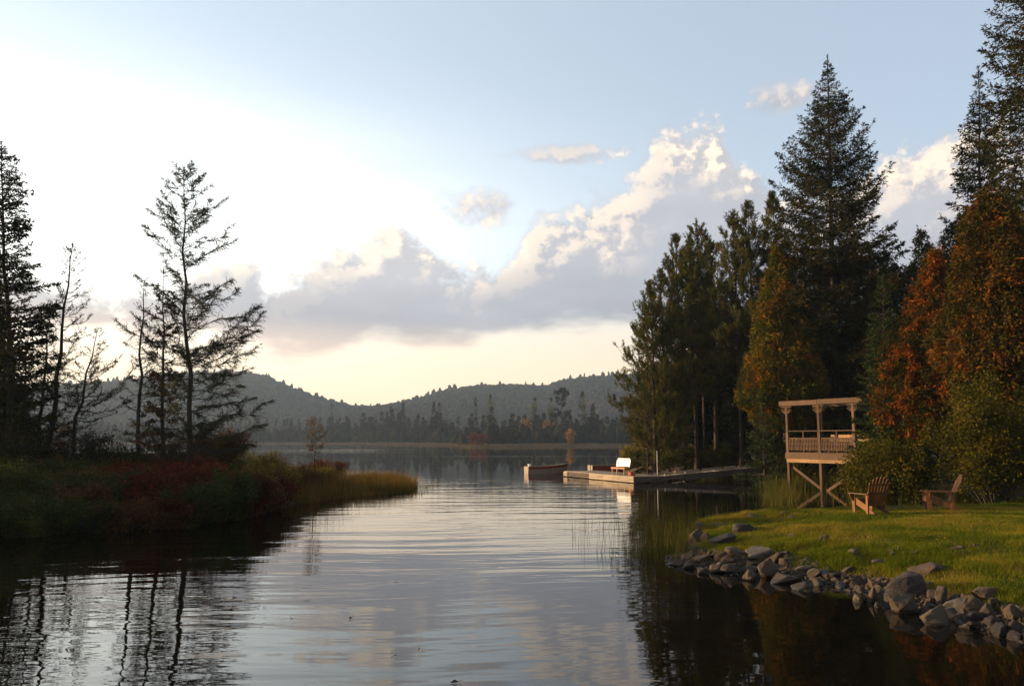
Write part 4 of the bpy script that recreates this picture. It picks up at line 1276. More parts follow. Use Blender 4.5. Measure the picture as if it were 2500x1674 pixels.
for i in range(_n):
    q = P(_px[i], 1080, _Y[i])
    z, d = far_height(q[:1], _Y[i:i + 1])
    if d[0] < 4:
        continue
    v, f = protos[i % 4][1]
    wv, wf = protos[i % 4][0]
    k = g.uniform(0.55, 1.15) * (0.95 if _px[i] < 1150 else 0.80) * (1.25 if g.random() < 0.12 else 1.0)
    a = g.uniform(0, 6.28)
    R2 = np.array([[math.cos(a), -math.sin(a), 0], [math.sin(a), math.cos(a), 0], [0, 0, 1]])
    wd = g.uniform(0.8, 1.2)
    for vv, ff in ((v, f), (wv[:84], wf[:77])):
        VV.append((vv * np.array([wd, wd, k])) @ R2.T + np.array([q[0], _Y[i], z[0]]))
        FF.append(ff + n0)
        n0 += len(vv)
tag(link('far_woods', mesh_data('far_woods', np.concatenate(VV), [np.concatenate(FF)], M['far_tree'])), 'close dark conifer wood lining the far shore of the lake', 'forest', kind='stuff')
# brush at the feet of the far wood
_n = 900
_px = rng.uniform(-150, 2200, _n)
_Y = np.interp(_px, [-150, 700, 900, 1100, 1130, 1200, 1500, 2300], [530, 515, 475, 395, 330, 325, 335, 350]) + rng.uniform(0, 55, _n)
_q = np.array([P(a, 1080, b) for a, b in zip(_px, _Y)])
_z, _d = far_height(_q[:, 0], _Y)
_ok = _d > 3
blob_forest('far_brush', np.stack([_q[:, 0], _Y], 1)[_ok], _z[_ok] - 0.3, rng.uniform(3, 9, _ok.sum()), rng.uniform(1.2, 3.0, _ok.sum()), M['far_tree'], 'grey-brown brush and young trees along the foot of the far wood', 'brush')
for px, Y, h, r, mt, lab in ((1394, 318, 5.6, 1.9, 'far_gold', 'small bright yellow tree at the foot of the far wood'), (1168, 300, 3.4, 3.8, 'redbush', 'dark red bush on the low point of the far shore'),
                             (1283, 360, 11.0, 3.2, 'golden', 'orange-leaved tree beside the leaning amber tamarack on the far shore'), (1338, 362, 10.5, 2.6, 'golden', 'dull amber tree at the foot of the broad far pine')):
    loc, _, _ = far_place(px, Y, 1000)
    plant('far_tree', lab, 'tree', loc, shrub(gen(int(px)), h, r, 1300, (0.7, 0.42), 14), M['twig'], M[mt])


# ------------------------------------------------------------------ rocks
def rock_mesh(g, n_pts=22, sq=(1, 1, 1), rough=0.05, slab=0.0):
    """an angular boulder: hull of points on a lumpy box, then cut finer and roughened"""
    p = nrm(g.normal(size=(n_pts, 3)))
    m = np.abs(p).max(1, keepdims=True)
    p = p / (m ** (0.55 + slab * 0.4)) * g.uniform(0.8, 1.05, (n_pts, 1))
    p = p * np.asarray(sq)
    bm = bmesh.new()
    vs = [bm.verts.new(v) for v in p]
    bmesh.ops.convex_hull(bm, input=vs)
    loose = [v for v in bm.verts if not v.link_faces]
    bmesh.ops.delete(bm, geom=loose, context='VERTS')
    bmesh.ops.dissolve_limit(bm, angle_limit=R(14), verts=bm.verts, edges=bm.edges)
    bmesh.ops.bevel(bm, geom=list(bm.edges), offset=0.085, segments=1, affect='EDGES', profile=0.6, clamp_overlap=True)
    bmesh.ops.triangulate(bm, faces=bm.faces)
    if rough > 0.03:
        bmesh.ops.subdivide_edges(bm, edges=[e for e in bm.edges if e.calc_length() > 0.28], cuts=2, use_grid_fill=False)
        bmesh.ops.triangulate(bm, faces=bm.faces)
    co = np.array([v.co for v in bm.verts])
    d = fbm(co * 2.6 + g.uniform(0, 50, 3), 4, int(g.integers(999))) - 0.5
    for v, k in zip(bm.verts, d):
        v.co *= 1 + float(k) * rough * 3.2
    me = bpy.data.meshes.new('rock')
    bm.to_mesh(me)
    bm.free()
    return me


def place_rock(me, mat, label, loc, size, rot, name='rock', group=None):
    o = link(name, me.copy(), None, loc)
    o.data.materials.clear()
    o.data.materials.append(mat)
    o.scale = size
    o.rotation_euler = rot
    return tag(o, label, 'rock', group)


HERO = [  # px left, right, top, bottom, ground level, material, tilt (x, y, z degrees), label
    (2180, 2250, 1434, 1498, 0.0, 'rock_grey', (10, -12, 20), 'largest grey boulder with creased face standing in the water'),
    (2156, 2280, 1402, 1464, 0.10, 'rock_dark', (5, -18, 10), 'big dark brown slab boulder leaning behind the largest boulder'),
    (2258, 2341, 1473, 1527, 0.0, 'rock_tan', (0, -10, 35), 'brightly lit tan boulder with a pointed face at the waterline'),
    (2352, 2420, 1453, 1503, 0.08, 'rock_tan', (8, 14, 15), 'tan block with a broad lit flat face above the waterline'),
    (2384, 2446, 1430, 1468, 0.22, 'rock_pink', (0, 0, 0), 'round pinkish boulder at the edge of the grass'),
    (2281, 2332, 1428, 1480, 0.12, 'rock_grey', (4, 8, 60), 'upright grey boulder between the dark slab and the tan block'),
    (2333, 2373, 1451, 1508, 0.02, 'rock_white', (0, 6, 20), 'pale blue-grey stone wedged left of the tan block'),
    (1850, 1910, 1361, 1410, 0.06, 'rock_pink', (20, -25, 30), 'square brown slab tipped up on its corner'),
    (1825, 1895, 1338, 1370, 0.12, 'rock_white', (0, 0, 10), 'pale speckled granite boulder among the shore stones'),
    (1808, 1861, 1384, 1416, 0.0, 'rock_tan', (0, 12, 50), 'rounded brown stone dipping into the water below the tipped slab'),
    (1878, 1967, 1396, 1424, 0.0, 'rock_grey', (3, 5, 5), 'long flat grey slab lying at the waterline'),
    (1790, 1856, 1262, 1300, 0.30, 'rock_dark', (0, 0, 25), 'large blue-grey boulder on the far corner of the lawn'),
    (1824, 1867, 1247, 1265, 0.40, 'rock_dark', (0, 4, 0), 'low dark stone behind the blue-grey boulder'),
    (1901, 1937, 1241, 1255, 0.45, 'rock_grey', (0, 0, 40), 'grey stone in the grass below the deck posts'),
    (1926, 1951, 1255, 1265, 0.45, 'rock_tan', (0, 0, 15), 'small pale flat stone on the far lawn'),
    (1930, 1958, 1269, 1282, 0.45, 'rock_grey', (0, 0, 0), 'small grey stone in the middle of the lawn slope'),
    (1992, 2035, 1296, 1326, 0.45, 'rock_pink', (0, -20, 30), 'dark reddish three-cornered stone alone on the lawn'),
    (2069, 2105, 1328, 1356, 0.42, 'rock_grey', (10, 0, 45), 'grey pyramid-shaped stone alone on the lawn'),
    (1924, 1951, 1296, 1312, 0.36, 'rock_white', (0, 0, 0), 'half-buried pale stone on the lawn slope'),
    (1682, 1732, 1287, 1324, 0.05, 'rock_grey', (0, -35, 20), 'tilted grey slab rising out of the reeds'),
    (1709, 1739, 1298, 1323, 0.08, 'rock_pink', (0, -38, 15), 'narrow reddish slab tilted beside the grey slab at the reeds'),
    (1733, 1807, 1301, 1328, 0.10, 'rock_dark', (0, -12, 12), 'long dark slate slab below the blue-grey boulder'),
    (1696, 1728, 1271, 1293, 0.12, 'rock_grey', (0, 10, 0), 'smooth grey stone among the reeds at the lawn corner'),
    (1740, 1779, 1269, 1287, 0.25, 'rock_grey', (0, 0, 30), 'low stone in the grass left of the blue-grey boulder'),
    (1761, 1797, 1353, 1378, 0.10, 'rock_pink', (0, 0, 0), 'rounded reddish stone in the shore heap'),
    (2131, 2172, 1362, 1377, 0.42, 'rock_white', (0, 0, 10), 'flat whitish slab showing through the lawn'),
    (2228, 2326, 1368, 1402, 0.38, 'rock_pink', (0, -14, 12), 'long purple-brown slab half sunk in the lawn'),
    (2123, 2146, 1420, 1470, 0.02, 'rock_tan', (0, 8, 20), 'upright narrow stone left of the largest boulder'),
    (2082, 2122, 1440, 1470, 0.0, 'rock_tan', (0, -30, 30), 'slanting lit stone beside the narrow upright stone'),
    (2136, 2182, 1458, 1484, 0.0, 'rock_dark', (0, 0, 25), 'dark low stone at the foot of the largest boulder'),
    (1936, 1993, 1416, 1442, 0.0, 'rock_dark', (0, -14, -10), 'thin pointed slab slanting into the water'),
    (2358, 2412, 1490, 1522, 0.0, 'rock_dark', (0, 0, 10), 'dark stone under the tan block at the waterline'),
    (2420, 2456, 1456, 1486, 0.12, 'rock_dark', (0, 0, 50), 'dark stone right of the tan block'),
    (2458, 2502, 1474, 1514, 0.08, 'rock_grey', (0, 5, 20), 'grey boulder at the right edge of the shore heap'),
    (2466, 2506, 1516, 1546, 0.0, 'rock_grey', (0, 0, 0), 'lowest grey stone at the right edge in the water'),
    (2408, 2460, 1506, 1530, 0.0, 'rock_dark', (0, 0, 30), 'flat dark stone awash between tan block and right edge'),
    (1668, 1698, 1370, 1388, 0.0, 'rock_grey', (0, 0, 0), 'small grey stone at the very tip of the shore heap'),
    (1728, 1772, 1372, 1398, 0.0, 'rock_tan', (10, 0, 20), 'faceted brown stone lit on its left at the waterline near the tip'),
    (1694, 1730, 1380, 1400, 0.0, 'rock_pink', (0, 8, 30), 'pinkish stone at the waterline near the tip'),
    (1700, 1740, 1354, 1374, 0.05, 'rock_pink', (0, -20, 10), 'slanting pinkish stone on top of the heap near the tip')]
hero_xy = []
for i, (a, b, t, bt, z, mt, rot, lab) in enumerate(HERO):
    g = gen(500 + i)
    q = hit((a + b) / 2, bt)
    z = q[2]
    w = (b - a) / F_PX * q[1]
    h = max((bt - t) / F_PX * q[1], 0.3 * w)
    low = any(k in lab for k in ('slab', 'flat', 'low'))
    me = rock_mesh(g, 14 + int(g.integers(0, 8)), (1, 1, 1), 0.075 if (b - a) > 34 else 0.06, 0.6 if low else 0.2)
    depth = w * (0.8 if not low else 0.65)
    zz = max(at_ground(lawn_height, q[0], q[1] + depth * 0.35), -0.02) + h * (0.30 if z < 0.25 else 0.06)
    rx, ry, rz = (R(v) for v in rot)
    place_rock(me, M[mt], lab, (q[0], q[1] + depth * 0.35, zz), (w * 0.49, depth * 0.49, h * (0.55 if z < 0.3 else 0.5)), (rx, ry, rz if abs(b - a) < 60 else rz * 0.4))
    hero_xy.append((q[0], q[1] + depth * 0.35, w * 0.5))

# the heap of smaller stones along the waterline
STONE_MESH = [rock_mesh(gen(600 + k), 15 + k % 9, (1, 1, 1), 0.06, 0.25) for k in range(14)]
STONE_MATS = ['rock_grey', 'rock_pink', 'rock_dark', 'rock_tan', 'rock_grey', 'rock_pink', 'rock_white']
STONE_LABEL = {'rock_grey': 'small grey stone in the heap along the waterline', 'rock_pink': 'small pinkish-brown stone in the heap along the waterline',
               'rock_dark': 'small dark slate stone in the heap along the waterline', 'rock_tan': 'small tan stone in the heap along the waterline', 'rock_white': 'small pale stone in the heap along the waterline'}
for mt in set(STONE_MATS):
    for k in range(14):
        me = STONE_MESH[k].copy()
        me.materials.append(M[mt])
        STONE_MESH.append(me)
_by = {}
_i = 14
for mt in set(STONE_MATS):
    _by[mt] = STONE_MESH[_i:_i + 14]
    _i += 14
g = gen(640)
edge = np.array([(3.6, 18.2), (3.5, 17.2), (3.9, 16.5), (4.3, 16.0), (4.9, 16.1), (5.5, 15.1), (6.0, 14.5), (6.05, 13.3), (6.35, 12.0), (6.8, 10.7), (7.3, 9.6)])
seg = np.linalg.norm(np.diff(edge, axis=0), axis=1)
cum = np.concatenate([[0], np.cumsum(seg)])
placed = []
tries = 0
while len(placed) < 340 and tries < 6000:
    tries += 1
    s = g.uniform(0, cum[-1])
    x, y = np.interp(s, cum, edge[:, 0]), np.interp(s, cum, edge[:, 1])
    u = s / cum[-1]
    wide = np.interp(u, [0, 0.1, 0.3, 0.45, 0.6, 1.0], [0.5, 1.0, 1.15, 0.75, 0.8, 0.9])
    off = g.uniform(-0.20, wide) ** 1.0
    x += off * np.interp(u, [0, 0.25, 0.5, 1], [0.9, 0.5, 0.75, 0.95]) + g.normal(0, 0.05)
    y += off * np.interp(u, [0, 0.25, 0.5, 1], [0.1, 0.9, 0.55, 0.25])
    r = 0.045 + 0.12 * g.random() ** 2.4
    if any((x - a) ** 2 + (y - b) ** 2 < (0.62 * (r + c)) ** 2 for a, b, c in placed) or any((x - a) ** 2 + (y - b) ** 2 < (0.85 * c) ** 2 for a, b, c in hero_xy):
        continue
    placed.append((x, y, r))
    z = max(at_ground(lawn_height, x, y), -0.04)
    mt = STONE_MATS[int(g.integers(0, len(STONE_MATS)))]
    o = link('stone', _by[mt][int(g.integers(0, 14))], None, (x, y, z + r * 0.30))
    o.scale = (r * g.uniform(0.9, 1.45), r * g.uniform(0.75, 1.1), r * g.uniform(0.5, 0.9))
    o.rotation_euler = (g.normal(0, 0.3), g.normal(0, 0.35), g.uniform(0, 6.28))
    tag(o, STONE_LABEL[mt] + (', at its tip' if u < 0.2 else ', below the white boulder' if u < 0.42 else ', left of the largest boulder' if u < 0.62 else ', towards the right edge'), 'stone', 'stones heaped along the waterline')
# gravel and chips packed between them
gx, gy = [], []
for _ in range(5200):
    sg = g.uniform(0, cum[-1])
    gx.append(np.interp(sg, cum, edge[:, 0]) + g.uniform(-0.25, 1.0) * 0.75)
    gy.append(np.interp(sg, cum, edge[:, 1]) + g.uniform(-0.2, 0.9) * 0.6)
gx, gy = np.array(gx), np.array(gy)
gz, gd = lawn_height(gx, gy)
ok = (gd > -0.25) & (gd < 0.85)
gx, gy, gz = gx[ok], gy[ok], gz[ok]
tet = np.array([(-1, -0.7, -0.3), (1, -0.6, -0.2), (0.1, 1, -0.3), (0.6, 0.4, 0.6), (-0.5, 0.0, 0.7)], float)
tf = np.array([(0, 1, 3), (1, 2, 3), (2, 4, 3), (2, 0, 4), (0, 3, 4)])
kk = len(gx)
ang = g.uniform(0, 6.28, kk)
sz = (0.015 + 0.035 * g.random(kk) ** 2)[:, None]
bx = tet[None] * (1 + g.normal(0, 0.25, (kk, 5, 3)))
rx_ = np.stack([bx[..., 0] * np.cos(ang)[:, None] - bx[..., 1] * np.sin(ang)[:, None], bx[..., 0] * np.sin(ang)[:, None] + bx[..., 1] * np.cos(ang)[:, None], bx[..., 2]], -1) * sz[..., None]
vv = rx_ + np.stack([gx, gy, gz + 0.012], 1)[:, None]
tag(link('gravel', mesh_data('gravel', vv.reshape(-1, 3), [(tf[None] + 5 * np.arange(kk)[:, None, None]).reshape(-1, 3)], M['rock_grey'])), 'stone chips and gravel between the shore stones', 'gravel', kind='stuff')
# stones of the old fire ring behind the chair, and a few flush with the lawn
for k in range(13):
    q = P(2140 + k * 12 + g.uniform(-6, 6), 1240, 25.6 + g.uniform(-0.4, 0.4))
    r = g.uniform(0.09, 0.17)
    o = link('stone', _by[('rock_grey', 'rock_tan')[k % 2]][k % 14], None, (q[0], q[1], at_ground(lawn_height, q[0], q[1]) + 0.03))
    o.scale = (r, r, r * 0.6)
    o.rotation_euler = (0, 0, k * 1.3)
    tag(o, 'weathered stone of the loose row in the grass behind the chairs', 'stone', 'stones behind the chairs')
for k, (px, py) in enumerate([(2172, 1345), (2196, 1338), (2240, 1352), (2256, 1338), (2300, 1333), (2330, 1342), (2345, 1338), (2200, 1385), (2180, 1354), (2060, 1380), (2420, 1370), (2480, 1388), (2210, 1352), (2388, 1334)]):
    q = hit(px, py)
    r = g.uniform(0.04, 0.08)
    o = link('stone', _by[('rock_tan', 'rock_grey', 'rock_pink')[k % 3]][k % 14], None, (q[0], q[1], at_ground(lawn_height, q[0], q[1]) + 0.02))
    o.scale = (r * 1.3, r, r * 0.55)
    o.rotation_euler = (0, 0, k * 1.7)
    tag(o, 'small flat stone poking out of the rough front slope of the lawn', 'stone', 'stones in the lawn slope')

# ------------------------------------------------------------------ grass, sedge and reeds
def strew(n, x0, x1, y0, y1, fn, test, near=None):
    x = rng.uniform(x0, x1, n)
    y = rng.uniform(y0, y1, n)
    z, d = fn(x, y)
    ok = test(x, y, d)
    return x[ok], y[ok], z[ok], d[ok]


def lawn_grass():
    # dense close to the waterline slope, thinner where it recedes
    V, F, n0 = [], [], 0
    for y0, y1, n in ((9, 14, 150000), (14, 19, 190000), (19, 25, 170000), (25, 31, 90000)):
        x, y, z, d = strew(n, 3.0, 20.0, y0, y1, lawn_height, lambda x, y, d: (d > 0.25 + 0.5 * fbm(np.stack([x, y], -1) * 1.3, 2, 4)) & (np.abs(x) < 0.70 * y + 1))
        clump = fbm(np.stack([x * 1.6, y * 1.6], -1), 3, 31)
        bare = fbm(np.stack([x * 0.9, y * 0.9], -1), 3, 77)
        ok = (bare > 0.27) | (d > 4) | (rng.random(len(x)) < 0.5)
        x, y, z, d, clump = x[ok], y[ok], z[ok], d[ok], clump[ok]
        rough = np.exp(-(d - 1.2) ** 2 / 5.0)
        h = (0.035 + 0.045 * rng.random(len(x))) * (1 + 1.6 * rough * np.clip((clump - 0.35) * 3, 0, 1.2))
        w = np.interp(y, [9, 30], [0.010, 0.022])
        v, f = blades(np.stack([x, y, z - 0.01], 1), np.tile([0.1, 0, 1.0], (len(x), 1)), h, w, 0.45)
        V.append(v)
        F.append(f + n0)
        n0 += len(v)
    tag(link('lawn_grass', mesh_data('lawn_grass', np.concatenate(V), [np.concatenate(F)], M['grass'])), 'green and browning grass covering the sloping lawn', 'grass', kind='stuff')


lawn_grass()


x, y, z, d = strew(5200, 3.0, 20.0, 10, 30, lawn_height, lambda x, y, d: d > 0.4)
v, f = leaves(np.stack([x, y, z + 0.035], 1), np.stack([rng.normal(size=len(x)), rng.normal(size=len(x)), rng.normal(size=len(x)) * 0.25], 1), 0.05, 0.035)
tag(link('leaf_litter', mesh_data('leaf_litter', v, [f], M['golden'])), 'scattered fallen leaves on the lawn', 'leaves', kind='stuff')


x, y, z, d = strew(26000, 3.0, 16.0, 9.5, 30, lawn_height, lambda x, y, d: (d > 0.15) & (d < 1.6))
k = fbm(np.stack([x * 2.2, y * 2.2], -1), 3, 91)
ok = k > 0.52
v, f = blades(np.stack([x, y, z - 0.02], 1)[ok], np.tile([0.05, 0, 1.0], (ok.sum(), 1)), rng.uniform(0.08, 0.26, ok.sum()), 0.010, 0.4)
tag(link('edge_grass', mesh_data('edge_grass', v, [f], M['sedge'])), 'longer rough grass tufts along the broken edge of the lawn', 'grass', kind='stuff')


def reed_patch(name, label, x, y, z, h, mat, w=0.014, bend=0.16):
    v, f = blades(np.stack([x, y, z], 1), np.tile([0.0, 0, 1.0], (len(x), 1)), h, w, bend)
    tag(link(name, mesh_data(name, v, [f], mat)), label, 'reeds', kind='stuff')


# reeds in the cove between the lawn and the raised deck
x = rng.uniform(5.0, 20.0, 60000)
y = rng.uniform(24.5, 46.0, 60000)
d = sdf(RIGHT_BANK, x, y)
k = fbm(np.stack([x * 0.35, y * 0.35], -1), 3, 51)
open_w = (x / y * F_PX + 1250 < 1850 + 420 * (k - 0.5) + rng.normal(0, 14, 60000)) & (y > 27)
pxx = x / y * F_PX + 1250
pr = np.interp(pxx, [1845, 1885, 1925, 1940, 2050, 2075, 2100], [0.12, 0.35, 0.12, 0.03, 0.03, 0.3, 0.8])
ok = (d < 0.6) & (d > -9) & (rng.random(60000) < np.clip((k - 0.34) * 5, 0, 1)) & ~open_w & ((y > 43.6) | (rng.random(60000) < pr))
x, y, d = x[ok], y[ok], d[ok]
reed_patch('cove_reeds', 'tall green and straw-coloured reeds standing in the cove behind the lawn', x, y, np.full(len(x), -0.03), rng.uniform(0.35, 0.95, len(x)), M['reed'], 0.020, 0.14)
# sparse reeds off the tip of the lawn
x = rng.uniform(1.6, 6.2, 16000)
y = rng.uniform(17.0, 28.0, 16000)
d = sdf(RIGHT_BANK, x, y)
k = fbm(np.stack([x * 0.8, y * 0.8], -1), 3, 57)
ok = (d < 0.35) & (rng.random(16000) < np.exp(d * 1.25) * np.clip((k - 0.30) * 2.2, 0, 1)) & (y > 17.2 + 0.6 * np.abs(d))
x, y, d = x[ok], y[ok], d[ok]
reed_patch('shore_reeds', 'thin green reeds growing in the shallows at the tip of the lawn', x, y, np.full(len(x), -0.03), rng.uniform(0.25, 0.75, len(x)), M['reed'], 0.009, 0.12)
# the strip of waterside grass below the wooded point
x = rng.uniform(8.5, 20, 30000)
y = rng.uniform(44, 62, 30000)
z, d = lawn_height(x, y)
_px = x / y * F_PX + 1250
ok = (d > -0.5) & (d < 2.6) & ~((_px > 1555) & (_px < 1664) & (y < 57.0))
reed_patch('bank_grass', 'rough grass along the shore of the wooded point', x[ok], y[ok], np.maximum(z[ok], 0) - 0.05, rng.uniform(0.2, 0.65, ok.sum()), M['reed'], 0.03, 0.25)
# sedge over the left bank, thickest on its sunlit tip
x = rng.uniform(-24, -5, 130000)
y = rng.uniform(22, 60, 130000)
z, d = marsh_height(x, y)
tipk = np.clip((x + 11.0) / 2.4, 0, 1) * np.clip((y - 30) / 4, 0, 1)
ok = (d > -0.35) & (rng.random(len(x)) < 0.05 + 0.95 * tipk ** 1.5) & ((y > 33) | (d > 0.6))
x, y, z, d, tipk = x[ok], y[ok], z[ok], d[ok], tipk[ok]
k = fbm(np.stack([x * 0.7, y * 0.7], -1), 3, 61)
reed_patch('marsh_sedge', 'russet and gold sedge covering the tip of the left bank', x, y, np.maximum(z, -0.02) - 0.03, (0.20 + 0.55 * rng.random(len(x)) ** 1.5) * (0.35 + 1.3 * k), M['sedge'], 0.022, 0.26)
x = rng.uniform(-20, -7.5, 5200)
y = rng.uniform(22, 44, 5200)
z, d = marsh_height(x, y)
k = fbm(np.stack([x * 0.6, y * 0.6], -1), 3, 67)
ok = (d > -0.3) & (k > 0.42)
reed_patch('dead_stalks', 'dry brown stalks and twigs standing among the bushes of the left bank', x[ok], y[ok], np.maximum(z[ok], 0) - 0.05, rng.uniform(0.7, 1.75, ok.sum()) * np.where(y[ok] < 25, 0.7, 1.0), M['brownbush'], 0.020, 0.22)
x = rng.uniform(-5.6, -4.2, 160)
y = rng.uniform(38.5, 46, 160)
d = sdf(LEFT_BANK, x, y)
ok = d < 0
reed_patch('stray_reeds', 'few stray reed stems in the water off the left bank', x[ok], y[ok], np.full(ok.sum(), -0.03), rng.uniform(0.2, 0.5, ok.sum()), M['reed'], 0.018, 0.2)
x = rng.uniform(-200, 420, 26000)
y = rng.uniform(258, 540, 26000)
z, d = far_height(x, y)
ok = (d > 0) & (d < 14)
reed_patch('far_sedge', 'orange-brown sedge edging the far shore', x[ok], y[ok], z[ok] - 0.1, rng.uniform(0.5, 1.2, ok.sum()), M['far_sedge'], 0.5, 0.3)

# ------------------------------------------------------------------ dock, gangway, crib wall
A_ = G(1548, 1179, 0.0)[:2]
U_ = np.array([-0.40, 0.9165])                 # along the dock, away from the viewer
V_ = np.array([0.9165, 0.40])                  # across it, to the right
DZ = 0.40


def dpt(u, v, z):
    q = A_ + U_ * u + V_ * v
    return np.array([q[0], q[1], z])


dock = thing('floating_dock', 'silvered wooden dock with open-boarded sides reaching into the lake', 'dock', tuple(dpt(0, 0, 0)))
O_ = dpt(0, 0, 0)


def dbar(name, a, b, w, h, mat, parent=dock, o=None):
    o = O_ if o is None else o
    return MB().bar(a - o, b - o, w, h, jit=0.003).build(name, mat, parent)


DL, DW = 5.5, 2.4
for k in range(37):
    u = 0.075 + k * (DL - 0.15) / 36
    dbar('plank', dpt(u, -0.03, DZ - 0.02 + rng.normal(0, 0.003)), dpt(u, DW + 0.03, DZ - 0.02 + rng.normal(0, 0.003)), 0.138, 0.036, M['dock'])
for zc, hh in ((DZ - 0.085, 0.075), (DZ - 0.190, 0.095), (DZ - 0.305, 0.095)):
    for a, b in ((0.0, 1.8), (1.82, 3.7), (3.72, DL)):
        dbar('side_board', dpt(a, -0.02, zc), dpt(b, -0.02, zc), 0.04, hh, M['dock'])
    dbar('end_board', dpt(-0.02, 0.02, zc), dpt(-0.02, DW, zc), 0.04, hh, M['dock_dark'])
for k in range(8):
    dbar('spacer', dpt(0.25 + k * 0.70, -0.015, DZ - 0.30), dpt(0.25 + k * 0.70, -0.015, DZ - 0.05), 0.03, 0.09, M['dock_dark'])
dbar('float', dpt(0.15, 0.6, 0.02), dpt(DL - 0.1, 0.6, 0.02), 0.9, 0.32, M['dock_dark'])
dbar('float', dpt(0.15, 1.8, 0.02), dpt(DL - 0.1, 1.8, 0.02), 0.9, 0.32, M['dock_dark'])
# outer raft, set back a little behind the first
for k in range(26):
    u = DL + 0.10 + k * 0.150
    dbar('plank', dpt(u, 0.15, DZ - 0.02), dpt(u, DW + 0.3, DZ - 0.02 + rng.normal(0, 0.003)), 0.138, 0.036, M['dock'])
for zc in (DZ - 0.085, DZ - 0.190, DZ - 0.300):
    dbar('side_board', dpt(DL + 0.03, 0.17, zc), dpt(DL + 3.3, 0.17, zc), 0.04, 0.085, M['dock_dark'])  # darker boards along this stretch, paler ones at the outermost end
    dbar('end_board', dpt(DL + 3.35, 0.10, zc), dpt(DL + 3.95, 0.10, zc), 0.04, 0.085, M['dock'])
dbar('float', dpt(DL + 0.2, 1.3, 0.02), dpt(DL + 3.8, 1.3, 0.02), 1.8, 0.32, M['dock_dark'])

# the gangway: three spans with kerb rails, rising to the shore
g0 = dpt(0.35, DW + 0.05, DZ)
g1 = P(1855, 1139, 52.2)
gang = thing('gangway', 'long low wooden gangway rising from the dock to the wooded shore', 'gangway', tuple(g0))


def gpt(t, s, dz):
    q = g0 + (g1 - g0) * t
    side = nrm(np.array([-(g1 - g0)[1], (g1 - g0)[0], 0]))
    return q + side * s + np.array([0, 0, dz])


for k in range(50):
    t = (k + 0.5) / 50
    dbar('plank', gpt(t, -0.02, -0.02), gpt(t, 1.3, -0.02), 0.135, 0.035, M['dock'], gang, g0)
for s in (0.0, 1.28):
    for a, b in ((0.0, 0.19), (0.21, 0.465), (0.50, 0.72), (0.745, 0.86), (0.89, 1.0)):
        dbar('kerb_rail', gpt(a, s, 0.065), gpt(b, s, 0.065), 0.09, 0.07, M['dock'], gang, g0)  # paler board material stands in for sunlight on the kerbs
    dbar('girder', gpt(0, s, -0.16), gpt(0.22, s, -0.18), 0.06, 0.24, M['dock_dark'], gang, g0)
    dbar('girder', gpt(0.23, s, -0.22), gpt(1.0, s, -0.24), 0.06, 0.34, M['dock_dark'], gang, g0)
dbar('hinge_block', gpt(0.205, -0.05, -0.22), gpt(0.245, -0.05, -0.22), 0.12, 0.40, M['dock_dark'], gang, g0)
pier = thing('crib_pier', 'short timber crib of stacked logs under the gangway in the water', 'pier', tuple(P(1803, 1165, 51.6)[:2]) + (0,))
c = np.array(pier.location)
for k in range(3):
    z = 0.08 + k * 0.15
    for s in (-0.2, 0.2):
        if k % 2 == 0:
            MB().tube([(-0.32, s, z), (0.32, s, z)], 0.075, 8).build('log', M['wood'], pier)
        else:
            MB().tube([(s, -0.3, z), (s, 0.3, z)], 0.075, 8).build('log', M['wood'], pier)
for s in (-0.22, 0.22):
    MB().bar((s, 0, -0.3), (s, 0, 0.62), 0.12, 0.12, (0, 1, 0)).build('post', M['dock_dark'], pier)

wall = thing('crib_wall', 'low grey stone retaining wall behind the dock below the pines', 'wall', tuple(P(1566, 1150, 56.0)[:2]) + (0,))
w0 = np.array(wall.location)
w1 = np.array(list(P(1672, 1150, 54.4)[:2]) + [0])
wd = nrm(w1 - w0)
wn = np.array([-wd[1], wd[0], 0])
Lw = float(np.linalg.norm(w1 - w0))
g = gen(700)
for row in range(3):
    s = -0.15 * row
    while s < Lw - 0.1:
        ln = g.uniform(0.28, 0.55)
        a = wd * max(s, 0) + wn * (0.12 + g.normal(0, 0.02)) + np.array([0, 0, 0.11 + row * 0.27])
        b = wd * min(s + ln - 0.02, Lw) + wn * (0.12 + g.normal(0, 0.02)) + np.array([0, 0, 0.11 + row * 0.27])
        if np.linalg.norm(b - a) > 0.08:
            MB().bar(a, b, 0.42, 0.25 + g.normal(0, 0.008), jit=0.022).build('stone', M[('rock_grey', 'rock_white', 'rock_grey', 'rock_tan')[int(g.integers(0, 4))]], wall)
        s += ln
MB().bar(wn * 0.3 + np.array([0, 0, 0.3]), wd * Lw + wn * 0.3 + np.array([0, 0, 0.3]), 0.3, 0.9).build('backing', M['forest_soil'], wall)
pw0, pw1 = dpt(4.4, DW - 0.2, DZ + 0.02), P(1572, 1136.5, 57.0)
walk = thing('plank_walk', 'narrow plank laid from the dock up to the stone crib wall', 'walkway', tuple(pw0))
for s in (-0.16, 0.0, 0.16):
    side = np.array([-(pw1 - pw0)[1], (pw1 - pw0)[0], 0])
    side = side / np.linalg.norm(side) * s
    MB().bar(side, pw1 - pw0 + side, 0.15, 0.05, jit=0.004).build('plank', M['wood_warm'], walk)
MB().bar((0, 0, -0.10), pw1 - pw0 + np.array([0, 0, -0.10]), 0.08, 0.14).build('girder', M['dock_dark'], walk)

pole_b = dpt(0.9, DW - 0.1, 0)
tag(MB().tube([(0, 0, -0.4), (0, 0, 1.2), (0, 0, float(P(1581, 1100, pole_b[1])[2]))], 0.035, 8).build('dock_pole', M['metal'], None, tuple(pole_b)), 'thin grey steel pole standing at the landward corner of the dock', 'pole')

